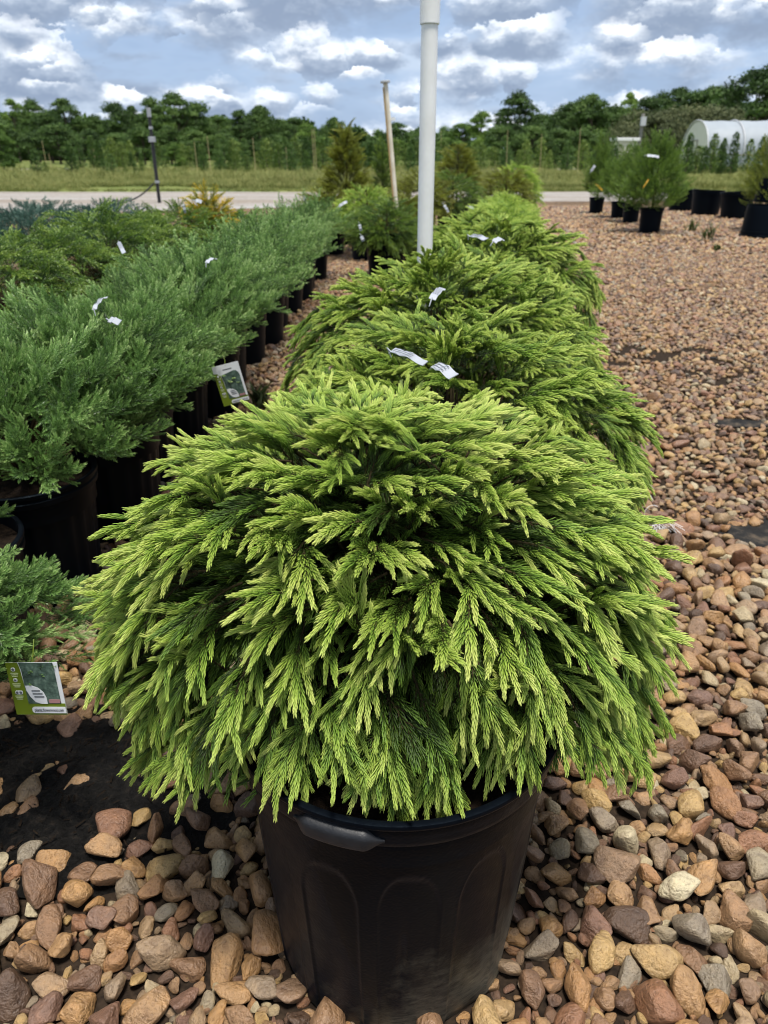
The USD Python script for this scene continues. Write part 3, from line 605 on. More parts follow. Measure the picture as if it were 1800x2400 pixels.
# ---------------------------------------------------------------- the near globe conifer in its pot
near = thing('potted_globe_conifer', 'big lime green globe conifer in a black pot, nearest the camera', 'potted shrub', (POT[0], POT[1], 0), group=None)
def near_pot():
    body_z = np.concatenate([np.linspace(0, POT_H - .052, 74)])
    prof = [(.002, .004), (POT_RB - .016, .004), (POT_RB - .006, .0)]
    nb = len(prof)
    def rad(z): return POT_RB + (POT_RT - .006 - POT_RB) * (z / POT_H) ** .92
    prof += [(rad(z), z) for z in body_z[1:]]
    ne = len(prof)
    h = POT_H
    prof += [(POT_RT - .004, h - .049), (POT_RT - .001, h - .046), (POT_RT - .001, h - .040), (POT_RT + .0015, h - .037), (POT_RT + .003, h - .030), (POT_RT + .003, h - .022), (POT_RT + .0045, h - .019), (POT_RT + .0045, h - .009), (POT_RT + .0085, h - .006),
             (POT_RT + .0095, h - .003), (POT_RT + .0085, h + .001), (POT_RT + .004, h + .002), (POT_RT - .001, h), (POT_RT - .003, h - .006), (POT_RT - .006, h - .08)]
    NP = 12
    def disp(th, z, k):
        ph = ((th * NP / (2 * PI) + .35) % 1.0) - .5           # across one arched panel
        top = (z - (POT_H * .60)) / (POT_H * .17)
        half = .38 * np.sqrt(np.clip(1 - np.clip(top, 0, 1) ** 2, 0, 1))
        e = np.clip((half - np.abs(ph)) / .045 + .5, 0, 1) * np.clip((1 - top) * 6, 0, 1)
        m = e * e * (3 - 2 * e)
        lip = np.exp(-((half - np.abs(ph)) / .03) ** 2) * (top < 1)
        warp = .0022 * np.sin(th * 3 + 1) * np.sin(z * 9) + .0012 * np.sin(th * 7 + z * 12)
        dent = -.004 * np.exp(-((np.angle(np.exp(1j * (th - (1.5 * PI + .04))))) / .03) ** 2 - ((z - .17) / .05) ** 2)
        foot = np.clip(1 - z / .02, 0, 1) * .004 * np.sin(th * 8)
        return np.where((k >= nb) & (k < ne), -.0020 * m + .0006 * lip + warp + dent + foot, 0)
    return lathe(prof, 720, disp)
pot_path = part(near, 'pot', near_pot(), M['near_pot'], smooth=35)
def grip():
    """The moulded hand grip under the rim: a rounded flap tapering at both ends."""
    nu, nv = 40, 22; u = np.linspace(-1, 1, nu); a = np.linspace(0, 2 * PI, nv, endpoint=False)
    v = []
    for q in u:
        w = np.clip((1 - abs(q)) / .42, 0, 1); w = w * w * (3 - 2 * w); w = .14 + .86 * w
        th = 1.5 * PI - .33 + q * .26
        for b in a:
            out = .011 + .012 * w * np.sign(math.cos(b)) * abs(math.cos(b)) ** .55
            z = POT_H - .021 - .006 * (1 - w) + .0125 * w * np.sign(math.sin(b)) * abs(math.sin(b)) ** .55 - .35 * (out - .01)
            r = POT_RT - .008 + out
            v.append((r * math.cos(th), r * math.sin(th), z))
    f = []
    for i in range(nu - 1):
        for j in range(nv):
            k = (j + 1) % nv; f.append((i * nv + j, i * nv + k, (i + 1) * nv + k, (i + 1) * nv + j))
    v = np.array(v); v = np.vstack([v, v[:nv].mean(0), v[-nv:].mean(0)])
    f = [(q[0], q[1], q[2]) for q in f] + [(q[0], q[2], q[3]) for q in f] + [(len(v) - 2, (j + 1) % nv, j) for j in range(nv)] + [(len(v) - 1, (nu - 1) * nv + j, (nu - 1) * nv + (j + 1) % nv) for j in range(nv)]
    return v, np.array(f)[:, ::-1]
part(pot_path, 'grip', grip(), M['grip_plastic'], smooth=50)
part(near, 'soil', disc(POT_RT - .007, POT_H - .035), M['soil'], smooth=True)
def dome(n, rng, low=-.42, shape=None):
    """Tips spread over a dome: directions with z from low to 1."""
    i = np.arange(n) + .5; z = 1 - (1 - low) * i / n; a = i * GOLD + rng.uniform(0, 6)
    z = np.clip(z + rng.normal(0, .03, n), low, 1); r = np.sqrt(1 - np.clip(z, -1, 1) ** 2)
    a = a + rng.normal(0, .05, n)
    return np.stack([r * np.cos(a), r * np.sin(a), z], -1)
def sprig_poses(dirs, centre, radii, rng, length, droop=.9, jitter=.03, up0=.75, expo=1.0):
    """Where each branch end stands on the dome and which way it points: up and out on top, hanging at the sides."""
    tip = centre + dirs * radii + rng.normal(0, jitter, dirs.shape) * np.minimum(radii, .5)
    h = dirs.copy(); h[:, 2] = 0; hn = np.linalg.norm(h, axis=1, keepdims=True)
    a = rng.uniform(0, 2 * PI, len(dirs)); wild = np.stack([np.cos(a), np.sin(a), a * 0], -1)
    h = unit(np.where(hn > .25, h / np.maximum(hn, 1e-6) + .35 * wild, h / .25 + wild * (1 - hn / .25)))
    el = up0 * np.clip(dirs[:, 2], 0, 1) ** expo - droop * (1 - np.clip(dirs[:, 2], 0, 1)) + rng.normal(0, .16, len(dirs)) + np.where((rng.random(len(dirs)) < .14) & (dirs[:, 2] > .35), rng.uniform(.3, .8, len(dirs)), 0)
    d = h * np.cos(el)[:, None] + np.array([0, 0, 1.0]) * np.sin(el)[:, None]
    nrm = unit(dirs / radii) * .6 + np.array([0, 0, .8])
    R = frames(d, nrm)
    return tip - unit(d) * length, R
rng = np.random.default_rng(21)
n = 640
dirs = dome(n, rng, -.38)
front = np.clip(-dirs[:, 1], 0, 1)
radii = np.stack([np.full(n, .388), np.where(dirs[:, 1] < 0, .285, .37), np.where(dirs[:, 2] > 0, .36, .30)], -1) * ((np.abs(dirs) ** 2.45).sum(1) ** (-1 / 2.45))[:, None]
keep = ~((front > .55) & (dirs[:, 2] < -.24)); dirs, radii = dirs[keep], radii[keep]; n = len(dirs)
C0 = np.array([-.016, .080, .475])
pos, rot = sprig_poses(dirs, C0, radii, rng, .12, .70)
sc = rng.uniform(.66, .94, n)
est = pos + np.einsum('nij,j->ni', rot, np.array([.135, 0, -.042])) * sc[:, None]
hr = np.hypot(est[:, 0], est[:, 1]); low_ = (hr < .275) & (est[:, 2] < POT_H + .022)
lift = np.where(hr < .185, POT_H - .045, POT_H + .004); low_ &= est[:, 2] < lift
pos[low_, 2] += (lift + .012 * rng.random(n) - est[:, 2])[low_]
twigs = Geo()
for k in range(n):
    a = np.array([.02 * math.cos(k), .05 + .02 * math.sin(k), POT_H - .03 + .10 * rng.random()]); b = pos[k]
    mid = (a + b) / 2 + np.array([0, 0, .05])
    t = np.linspace(0, .74, 6)[:, None]
    twigs.add(*tube((1 - t) ** 2 * a + 2 * t * (1 - t) * mid + t * t * b, np.linspace(.005, .0022, 6), 5, caps=False))
part(near, 'branches', twigs, M['bark'], smooth=True)
vis = np.argsort((pos + rot[:, :, 0] * .15)[:, 1] - .35 * pos[:, 2]); first, others = vis[:300], vis[300:]
kinds = rng.integers(0, len(SPRIG), n)
def place(parent, name, src, p, R, s):
    x = UsdGeom.Xform.Define(stage, numbered(parent, name)); m = np.eye(4); m[:3, :3] = (R * s).T; m[3, :3] = p
    x.AddTransformOp().Set(Gf.Matrix4d(*[float(q) for q in m.ravel()]))
    x.GetPrim().GetReferences().AddInternalReference(src); x.GetPrim().SetInstanceable(True)
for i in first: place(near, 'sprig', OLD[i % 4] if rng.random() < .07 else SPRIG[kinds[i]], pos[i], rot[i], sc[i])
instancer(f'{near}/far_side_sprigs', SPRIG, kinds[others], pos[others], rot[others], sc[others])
d2 = dome(430, rng, -.30)
p2, r2 = sprig_poses(d2, C0, np.stack([np.full(430, .315), np.where(d2[:, 1] < 0, .225, .31), np.full(430, .285)], -1), rng, .13, .6)
instancer(f'{near}/inner_sprigs', OLD, rng.integers(0, 4, 430), p2, r2, rng.uniform(.8, 1.1, 430))

# ---------------------------------------------------------------- the rows of potted plants
def plant_class(name, protos, n, centre, radii, seed, low, length, droop, up0, pot=(.20, .16, .40), jitter=.04, sides=48, ribs=24, sc=(.85, 1.15), lump=0.0, expo=1.0):
    rng = np.random.default_rng(seed); root = source(name)
    if pot:
        part(root, 'pot', nursery_pot(*pot, sides, ribs), M['pot'], smooth=40); part(root, 'soil', disc(pot[0] - .006, pot[2] - .03, 32, 3), M['soil'], smooth=True)
    d = dome(n, rng, low)
    rr = np.array(radii) * np.ones((n, 1))
    if lump: rr = rr * (1 + lump * (meshkit.fbm(d * 2.2 + seed, 2, seed) - .5) * 2)[:, None]
    p, r = sprig_poses(d, np.array(centre), rr, rng, length, droop, jitter, up0, expo)
    z0 = (pot[2] if pot else 0) - .02
    tw = Geo()
    for k in range(0, n, 3):
        t = np.linspace(0, .74, 4)[:, None]; a = np.array([0, 0, z0]); b = p[k]; mid = (a + b) / 2 + [0, 0, .06]
        tw.add(*tube((1 - t) ** 2 * a + 2 * t * (1 - t) * mid + t * t * b, np.linspace(.006, .002, 4), 4, caps=False))
    part(root, 'branches', tw, M['bark'], smooth=True)
    instancer(f'{root}/foliage', protos, rng.integers(0, len(protos), n), p, r, rng.uniform(*sc, n))
    return root
POT_MID, POT_JUN = (.205, .165, .40), (.185, .155, .345)
ROWC = [plant_class(f'row_plant_source_{k}', ROW, 520, (0, 0, .47), (.415, .43, .38), 500 + k, -.4, .13, .8, .8, POT_MID, .04, lump=.08, sc=(.62, 1.0)) for k in range(3)]
ROWF = [plant_class(f'far_row_plant_source_{k}', ROW_FAR, 280, (0, 0, .44), (.42, .42, .37), 520 + k, -.35, .19, .7, .8, POT_MID, .05, lump=.15) for k in range(2)]
JUNC = [plant_class(f'juniper_plant_source_{k}', JUN, 330, (0, 0, .445), (.365, .365, .225), 540 + k, .03, .155, -.12, .75, POT_JUN, .07, lump=.34, sides=96, sc=(.45, 1.1)) for k in range(3)]
JUNF = [plant_class(f'far_juniper_plant_source_{k}', JUN_FAR, 210, (0, 0, .44), (.37, .37, .24), 560 + k, .0, .19, -.1, .72, POT_JUN, .07, lump=.34, sc=(.6, 1.3)) for k in range(2)]
JUNB = [plant_class(f'blue_juniper_plant_source_{k}', JUN_BLUE, 170, (0, 0, .42), (.55, .55, .30), 570 + k, -.2, .22, .0, .6, POT_JUN, .07, lump=.2) for k in range(2)]
OLVC = [plant_class(f'dark_row_plant_source_{k}', OLIVE, 280, (0, 0, .44), (.46, .46, .36), 580 + k, -.35, .19, .45, .8, POT_MID, .06, lump=.15) for k in range(2)]
# middle row, continuing behind the near plant
ys = [1.53, 2.16, 2.80, 3.47, 4.15, 4.85, 5.6, 6.4, 7.25, 8.15, 9.1]
for k, y in enumerate(ys):
    src = ROWC[k % 3] if y < 4.5 else ROWF[k % 2]
    off = (.03, -.05, .02, .08, -.04, .03, -.02, .04, 0, .03, -.02)[k]
    thing('potted_conifer', f'lime green mounded conifer, {ordinal(k)} behind the big pot in the middle row', 'potted shrub', (row_x(y) + off, y, 0), 1.3 * k, 'lime green conifers in the middle row', (1.0, 1.06, .97, 1.05, 1.0, .98, 1, .97, .95, .95, .92)[k], src)
# junipers on the left
JY = [1.92, 2.31, 2.72, 3.14, 3.58, 4.04, 4.52, 5.02, 5.54, 6.08, 6.64, 7.22, 7.82]
for k, y in enumerate(JY):
    src = JUNC[k % 3] if y < 3.9 else JUNF[k % 2]
    x = -.975 if k == 0 else jun_x(y) + .035 * math.sin(k * 2.1)
    thing('potted_juniper', f'spreading green juniper, {ordinal(k)} of the full plants from the front in the left row', 'potted juniper', (x, y, 0), 2.1 * k + .4, 'green junipers in the left row', 1.0 + .06 * math.sin(k * 1.7), src)
SMALL = plant_class('small_juniper_source', JUN, 150, (0.13, -.02, .335), (.29, .28, .18), 611, -.14, .16, .22, .75, (.135, .115, .31), .05, lump=.3, sides=96, sc=(.55, 1.0))
thing('small_potted_juniper', 'small loose juniper at the left edge with a picture tag hanging below it', 'potted juniper', (-.93, 1.13, 0), 0, None, 1.0, SMALL)
SPARSE = plant_class('sparse_juniper_source', JUN, 26, (0, 0, .38), (.18, .18, .12), 617, .1, .15, 0, .7, POT_JUN, .05, lump=.3, sides=96, sc=(.5, .8))
thing('sparse_potted_juniper', 'thin juniper in a pot of bare soil at the left edge', 'potted juniper', (-1.00, 1.50, 0), .3, None, 1.0, SPARSE)
for k, y in enumerate([3.5, 4.15, 4.8, 5.5, 6.2]):
    thing('potted_dark_conifer', f'dark olive mounded conifer, {ordinal(k)} from the front behind the green junipers', 'potted shrub', (-2.10 + .09 * y, y, 0), 1.9 * k, 'dark olive conifers behind the junipers', (1.05, 1.0, 1.08, .98, 1.0)[k], OLVC[k % 2])
for k, (x, y) in enumerate([(-3.55, 6.8), (-3.0, 7.0), (-2.45, 7.25), (-3.4, 8.0), (-2.8, 8.3)]):
    thing('potted_blue_juniper', f'blue green juniper, {ordinal(k)} of the clump at the left edge before the road', 'potted juniper', (x, y, 0), 1.1 * k, 'blue green junipers at the left edge', 1.0, JUNB[k % 2])

# ---------------------------------------------------------------- posts and pipes
def pole_parts(label, name, cat, base, lean, segs, extra=None):
    """segs: (part name, radius, z0, z1, material); lean is the shift of x and y per metre of height."""
    t = thing(name, label, cat, base)
    for nm, r, z0, z1, m, in segs:
        e = .004
        zz = [z0, z0 + .001, z0 + e, z1 - e, z1 - .001, z1]; rr = [r * .9, r * .97, r, r, r * .97, r * .9]
        part(t, nm, tube([(lean[0] * z, lean[1] * z, z) for z in zz], rr, 28), m, smooth=40)
    return t
pole_parts('tall white plastic post standing in the middle row of conifers', 'white_post', 'post', (.158, 3.12, 0), (0, 0),
           [('pipe', .0295, -.05, 1.545, M['pvc']), ('coupling', .0345, 1.525, 1.64, M['pvc']), ('upper_pipe', .0295, 1.63, 2.4, M['pvc'])])
b = at(929, 490, y=9.0); tp = at(903, 192, y=9.0)
ln = ((tp[0] - b[0]) / (tp[2] - b[2]), 0)
lp = pole_parts('leaning stained white pipe with a flat cap, left of the white post', 'leaning_pipe', 'pipe', (b[0] - ln[0] * b[2], 9.0, 0), ln,
                [('pipe', .024, -.05, tp[2] - .012, M['old_pvc']), ('cap', .050, tp[2] - .010, tp[2] + .012, M['steel'])])
part(lp, 'strip', tube([(ln[0] * z - .021, -.010, z) for z in (.3, 1.0, tp[2] - .05)], .012, 8), M['tan_strip'], smooth=40)
part(lp, 'clip', trimesh.creation.box((.05, .03, .03), transform=trimesh.transformations.translation_matrix((ln[0] * 1.45 + .045, 0, 1.45))), M['pvc'])
b = at(374, 476, z=0); rz = 2.07
rs = pole_parts('slim black sprinkler riser with a grey top beside the pale road', 'sprinkler_riser', 'sprinkler', (b[0], b[1], 0), (-.004, 0),
                [('lower_pipe', .042, -.05, 1.40, M['dark_plastic']), ('joint', .085, 1.38, 1.50, M['grey_plastic']), ('upper_pipe', .036, 1.49, 1.93, M['dark_plastic']), ('collar', .048, 1.66, 1.72, M['grey_plastic']),
                 ('nozzle', .05, 1.92, 2.12, M['grey_plastic']), ('clamp', .056, .46, .52, M['grey_plastic'])])
hz = np.linspace(0, 1, 14)
solo('black_hose', tube(np.stack([b[0] - .05 - .95 * hz, b[1] - .1 + 0 * hz, .45 * (1 - hz) ** 2 + .02], -1), .018, 8), M['dark_plastic'], 'thin black hose drooping from the black riser to the road', 'hose', smooth=40)

# ---------------------------------------------------------------- single shrubs further along the rows
def shaped_plant(name, label, cat, loc, protos, n, z0, H, profile, length, seed, el=(.5, .2), pot=None, group=None, jitter=.03, sc=(.8, 1.2), dense=1.9):
    rng = np.random.default_rng(seed); t = thing(name, label, cat, (loc[0], loc[1], 0), group=group)
    if pot:
        part(t, 'pot', nursery_pot(*pot, 40, 20), M['pot'], smooth=40); part(t, 'soil', disc(pot[0] - .006, pot[2] - .03, 24, 3), M['soil'], smooth=True)
    n = int(n * dense); g = rng.random(n * 3); r = np.array([profile(q) for q in g]); pick = rng.random(n * 3) < (r / r.max()) ** .8
    g, r = g[pick][:n], r[pick][:n]; a = rng.uniform(0, 2 * PI, len(g)); rr = r * rng.uniform(.55, 1.0, len(g)) ** .5
    tip = np.stack([rr * np.cos(a), rr * np.sin(a), z0 + g * H], -1) + rng.normal(0, jitter, (len(g), 3))
    e = el[1] + (el[0] - el[1]) * g + rng.normal(0, .2, len(g)); h = np.stack([np.cos(a), np.sin(a), a * 0], -1)
    d = h * np.cos(e)[:, None] + np.array([0, 0, 1.0]) * np.sin(e)[:, None]; R = frames(d, np.array([0, 0, 1.0]) + .3 * h)
    part(t, 'stem', tube([(0, 0, 0.0 if not pot else pot[2] - .05), (0.01, 0, z0 + H * .5), (0, 0, z0 + H * .9)], [.022, .014, .006], 6), M['bark'], smooth=40)
    instancer(f'{t}/foliage', protos, rng.integers(0, len(protos), len(g)), tip - d * length * .8, R, rng.uniform(*sc, len(g)))
    return t
dome_p = lambda r: (lambda q: r * math.sqrt(max(1 - (q * 1.02 - .25) ** 2 / (.77 ** 2 if q > .25 else .45 ** 2), .02)))
cone_p = lambda r, p=.8: (lambda q: r * (min(1, q * 5 + .35)) * max(1 - q, .03) ** p)
x = at(812, 470, y=11)[0]
shaped_plant('bronze_upright_conifer', 'tall bronze brown upright conifer beyond the junipers, left of the leaning pipe', 'potted conifer', (x, 11), BRONZE, 330, .38, 1.08, cone_p(.40, .7), .18, 701, (1.2, .6), POT_MID)
shaped_plant('narrow_dark_conifer', 'narrow dark green conifer just behind the leaning pipe', 'conifer', (at(896, 450, y=13)[0], 13), OLIVE, 170, .25, 1.05, cone_p(.16, .35), .16, 702, (1.3, .8), POT_JUN)
shaped_plant('bronze_shrub', 'wide brown green shrub just right of the white post', 'potted shrub', (at(1072, 400, y=13.4)[0], 13.4), BRONZE, 300, .42, .86, cone_p(.50, .55), .2, 703, (.9, .2), POT_MID)
for k, (u, y, z0, H, r, pr, nm) in enumerate([(1185, 12.2, .40, .50, .40, BRONZE, 'low bronze shrub between the brown shrub and the round green one'), (985, 10.6, .40, .50, .42, BRONZE, 'low bronze tinged shrub just right of the white post, before the brown shrub'),
                                          (1060, 11.4, .40, .50, .42, OLIVE, 'low dark green shrub at the far end of the middle row'), (905, 7.9, .30, .42, .36, OLIVE, 'low green shrub at the foot of the leaning pipe'),
                                          (858, 9.4, .32, .48, .40, ROW_FAR, 'low light green shrub between the bronze conifer and the leaning pipe'), (770, 10.0, .30, .45, .40, BRONZE, 'low bronze shrub left of the bronze conifer'), (948, 9.2, .3, .4, .32, BRONZE, 'low bronze shrub between leaning pipe and white post')]):
    shaped_plant('low_shrub', nm, 'potted shrub', (at(u, 440, y=y)[0], y), pr, 190, z0, H, dome_p(r), .18, 710 + k, (.9, -.3), POT_MID)
shaped_plant('round_green_conifer', 'dark green mounded conifer at the far right end of the middle row', 'potted shrub', (at(1207, 500, y=14)[0], 14), ROW_FAR, 330, .28, .72, dome_p(.46), .2, 720, (.8, -.7), (.24, .20, .42))
g = shaped_plant('gold_tipped_shrub', 'golden yellow tipped shrub standing among the dark green plants', 'potted shrub', (-1.40, 6.5), GOLDEN, 110, .52, .32, dome_p(.20), .14, 721, (1.0, .1), POT_JUN)
shaped_plant('potted_dark_conifer', 'dark olive plant below the gold tipped shrub', 'potted shrub', (-1.30, 6.75), OLIVE, 170, .34, .36, dome_p(.42), .18, 722, (.7, -.2), POT_MID)
# feathery conifers in pots on the gravel
for k, (u, vb, w, vt, r, nm, n) in enumerate([(1400, 507, 35, 322, .27, 'slim feathery conifer in a small black pot, leftmost on the gravel', 190), (1452, 518, 36, 372, .45, 'feathery conifer half hidden between the slim one and the big one', 210),
                                              (1482, 529, 40, 345, .42, 'feathery conifer standing close behind the big front one', 200), (1529, 553, 54, 318, .46, 'bushy feathery conifer with yellow tag in the frontmost pot on the gravel', 330)]):
    p0 = at(u, vb - 4, z=0); dep_ = p0[1] * CP + CAM_H * SP; rt = w / FPX * dep_ / 2
    H = at(u, vt, y=p0[1])[2] - .40
    shaped_plant('feathery_conifer', nm, 'potted conifer', (p0[0], p0[1] + rt), PINE, n, .42, H, cone_p(r * 1.15, .62), .22, 730 + k, (1.2, .15), (rt, rt * .86, rt * 2.1), sc=(.7, 1.15), jitter=.06)
p0 = at(1842, 470, y=12.8)
shaped_plant('yellow_green_conifer', 'yellow green conifer cut by the right edge behind the upturned pots', 'potted conifer', (p0[0], 12.8), LIME, 420, .42, 1.16, cone_p(.74, .45), .24, 740, (1.2, .3), (.25, .21, .45), sc=(.7, 1.1), jitter=.06)

# ---------------------------------------------------------------- empty pots at the right
BIG = lambda r, h: nursery_pot(r, r * .85, h, 56, 0)
def empty_pot(label, u, v, w, h, tilt=(0, 0), up=False, lift=0.0):
    p0 = at(u, v, z=0); dep_ = p0[1] * CP + CAM_H * SP; r = w / FPX * dep_ / 2
    t = thing('empty_pot', label, 'plant pot', (p0[0], p0[1] + r * .85, lift))
    geo = BIG(r, h); vv_ = geo[0].copy()
    if up: vv_[:, 2] = h - vv_[:, 2]; vv_[:, 0] *= -1
    R = Rotation.from_euler('xy', tilt).as_matrix(); vv_ = vv_ @ R.T; vv_[:, 2] -= vv_[:, 2].min()
    part(t, 'pot', (vv_, geo[1]), M['pot'], smooth=40)
    return t, r
for label, u, v, w, h, tilt, up, lift in [
        ('empty wide black pot, leftmost beside the bushy feathery conifer', 1606, 497, 66, .44, (0, 0), False, 0), ('empty wide black pot leaning slightly, second from the left', 1662, 507, 72, .46, (-.03, .04), False, 0),
        ('empty wide black pot leaning left, third from the left', 1735, 515, 76, .46, (-.02, -.05), False, 0), ('black pot turned upside down at the right edge, nearest of the empty pots', 1797, 560, 92, .45, (0, 0), True, 0),
        ('black pot upside down standing on the nearest upturned pot', 1806, 551, 74, .33, (0, 0), True, .46), ('black upturned pot cut by the right edge behind the nearest one', 1850, 552, 88, .48, (0, 0), True, 0)]:
    empty_pot(label, u, v, w, h, tilt, up, lift)

# ---------------------------------------------------------------- field: grass, stakes, rows of young conifers
def blades(seed, n, h, spread):
    rng = np.random.default_rng(seed); geo = Geo()
    a = rng.uniform(0, 2 * PI, n); b = np.stack([rng.normal(0, spread, n), rng.normal(0, spread, n), np.zeros(n)], -1)
    d = unit(np.stack([np.cos(a) * rng.uniform(.05, .5, n), np.sin(a) * rng.uniform(.05, .5, n), np.ones(n)], -1))
    tt = rng.uniform(.1, .6, n)
    thin_needles(geo, b, d, np.stack([np.cos(a), np.sin(a), -.3 + a * 0], -1), h * rng.uniform(.5, 1.1, n), .022, .25, tt, np.clip(tt + .35, 0, 1))
    return geo
G_SRC = source('grass_source')
for k in range(4): part(G_SRC, 'tuft', blades(800 + k, 40, .52, .16), M['grass'], smooth=True)
GR = [f'{G_SRC}/tuft'] + [f'{G_SRC}/tuft_{k:03d}' for k in (1, 2, 3)]
rng = np.random.default_rng(31)
gx = np.concatenate([rng.uniform(-20, 22, 6500), rng.uniform(-26, 30, 5000), rng.uniform(-36, 42, 3500)]); gy = np.concatenate([rng.uniform(27.2, 33, 6500), rng.uniform(33, 42, 5000), rng.uniform(42, 66, 3500)])
tall = meshkit.fbm(np.stack([gx * .12, gy * .4, gx * 0], -1), 3, 3)
ok = tall > .33; gx, gy, tall = gx[ok], gy[ok], tall[ok]
gs = (.35 + 1.3 * (tall - .3)) * rng.uniform(.7, 1.25, len(gx)) * np.where(gy < 28.2, .55, 1.0)
p = instancer('/World/tall_grass', GR, rng.integers(0, 4, len(gx)), np.stack([gx, gy, gx * 0 - .01], -1), Rotation.from_euler('z', rng.uniform(0, 6.28, len(gx))).as_matrix(), gs)
setcd(stage.GetPrimAtPath(p), label='tall pale green grass growing along the far side of the road', category='grass')
# dry weeds on the gravel
def leaf_mass(rng, pts, nrm, size, tint):
    """Leaf-sized bent diamonds at pts, facing roughly along nrm."""
    n = len(pts); x = unit(np.cross(nrm, rng.normal(size=(n, 3)))); y = np.cross(nrm, x); s = np.broadcast_to(size, (n,))[:, None] * rng.uniform(.6, 1.3, (n, 1))
    v = np.stack([pts - x * s, pts - y * s * .55 + nrm * s * .12, pts + x * s, pts + y * s * .55 + nrm * s * .12], 1).reshape(-1, 3)
    f = np.array([(0, 1, 2), (0, 2, 3)]); f = (f[None] + 4 * np.arange(n)[:, None, None]).reshape(-1, 3)
    return v, f, np.repeat(tint, 4)
def crown(seed, H, W, lobes, leaves, size, base=.22, top=.7, open_=.0):
    """Leaves on many overlapping boughs; the outline is uneven and lets the sky through at its edge."""
    rng = np.random.default_rng(seed); geo = Geo()
    z = base + (1 - base) * rng.random(lobes) ** .9
    prof = np.sin(np.clip((z - base) / (1 - base) * .86 + .16, 0, 1) * PI) ** top
    a = rng.uniform(0, 2 * PI, lobes); r = W / 2 * prof * np.sqrt(rng.uniform(.15, 1, lobes))
    c = np.stack([r * np.cos(a), r * np.sin(a), z * H * .93], -1); br = W * rng.uniform(.13, .24, lobes)
    k = rng.integers(0, lobes, leaves); d = unit(rng.normal(size=(leaves, 3))); d[:, 2] = np.abs(d[:, 2]) * .9 - .25 * (rng.random(leaves) < .4)
    pts = c[k] + d * (br[k] * rng.uniform(.45, 1.08, leaves))[:, None] * [1, 1, .72]
    tone = rng.uniform(.25, .75, lobes)
    v, f, t = leaf_mass(rng, pts, unit(d + .6 * rng.normal(size=(leaves, 3))), size, np.clip(tone[k] + rng.normal(0, .13, leaves), 0, 1))
    geo.add(v, f, t)
    return geo, c
def tree_class(name, seed, H, W, lobes, leaves, size, mat, base=.22, top=.7):
    root = source(name); geo, c = crown(seed, H, W, lobes, leaves, size, base, top)
    tr = Geo(); rng = np.random.default_rng(seed)
    zz = np.linspace(-.2, H * .8, 7)
    sp = np.stack([np.cumsum(rng.normal(0, .05, 7)) * H / 10, np.cumsum(rng.normal(0, .05, 7)) * H / 10, zz], -1)
    tr.add(*tube(sp, np.linspace(.022 * H, .006 * H, 7), 8, caps=False))
    for q in c[rng.permutation(len(c))[:12]]:
        s0 = np.array([np.interp(q[2] * .6, zz, sp[:, i]) for i in range(3)])
        tr.add(*tube([s0, (s0 + q) / 2 + [0, 0, -.02 * H], q], [.009 * H, .006 * H, .002 * H], 5, caps=False))
    part(root, 'trunk', tr, M['trunk'], smooth=True); part(root, 'crown', geo, M[mat])
    return root, H
TREES = {'round': [tree_class(f'round_tree_source_{k}', 820 + k, 10, 8.5, 42, 8500, .19, 'tree', .16, .6) for k in range(4)],
         'tall': [tree_class(f'tall_tree_source_{k}', 840 + k, 12, 7, 46, 8500, .19, 'tree', .22, .75) for k in range(4)],
         'light': [tree_class(f'light_tree_source_{k}', 860 + k, 10, 7, 36, 7500, .18, 'tree_light', .15, .7) for k in range(3)],
         'olive': [tree_class(f'olive_tree_source_{k}', 880 + k, 7, 8.5, 34, 6500, .165, 'tree_olive', .05, .5) for k in range(3)],
         'wispy': [tree_class(f'wispy_tree_source_{k}', 890 + k, 12, 6.0, 24, 2200, .24, 'tree_light', .35, .8) for k in range(2)]}
KIND = {'round': 'rounded dark green tree', 'tall': 'tall dark green tree', 'light': 'lighter green tree', 'olive': 'dull olive bushy tree', 'wispy': 'thin see-through tree'}
SKYLINE = [  # u, v of the top, distance, kind
    (-30, 236, 118, 'round'), (22, 230, 126, 'wispy'), (70, 222, 124, 'tall'), (105, 250, 112, 'round'), (144, 236, 122, 'tall'), (182, 254, 130, 'wispy'), (222, 258, 124, 'tall'), (266, 239, 120, 'round'), (306, 252, 124, 'tall'),
    (352, 227, 120, 'tall'), (404, 225, 118, 'tall'), (458, 243, 122, 'round'), (508, 260, 128, 'round'), (560, 241, 116, 'tall'), (606, 254, 120, 'round'), (650, 268, 126, 'round'), (690, 284, 134, 'round'), (722, 279, 122, 'light'),
    (784, 272, 150, 'round'), (838, 288, 170, 'round'), (886, 290, 165, 'light'), (930, 296, 190, 'round'), (985, 290, 190, 'light'), (1040, 286, 170, 'light'), (1085, 276, 150, 'light'), (1130, 247, 112, 'light'), (1215, 216, 112, 'tall'), (1275, 264, 140, 'round'),
    (1318, 258, 130, 'round'), (1350, 236, 116, 'round'), (1392, 214, 112, 'round'), (1440, 246, 116, 'round'), (1478, 206, 118, 'wispy'), (1522, 228, 120, 'round'), (1556, 214, 122, 'tall'), (1596, 206, 122, 'tall'), (1634, 213, 118, 'round'),
    (1684, 206, 116, 'round'), (1732, 198, 112, 'tall'), (1792, 158, 104, 'round'), (1850, 165, 104, 'tall')]
rng = np.random.default_rng(77)
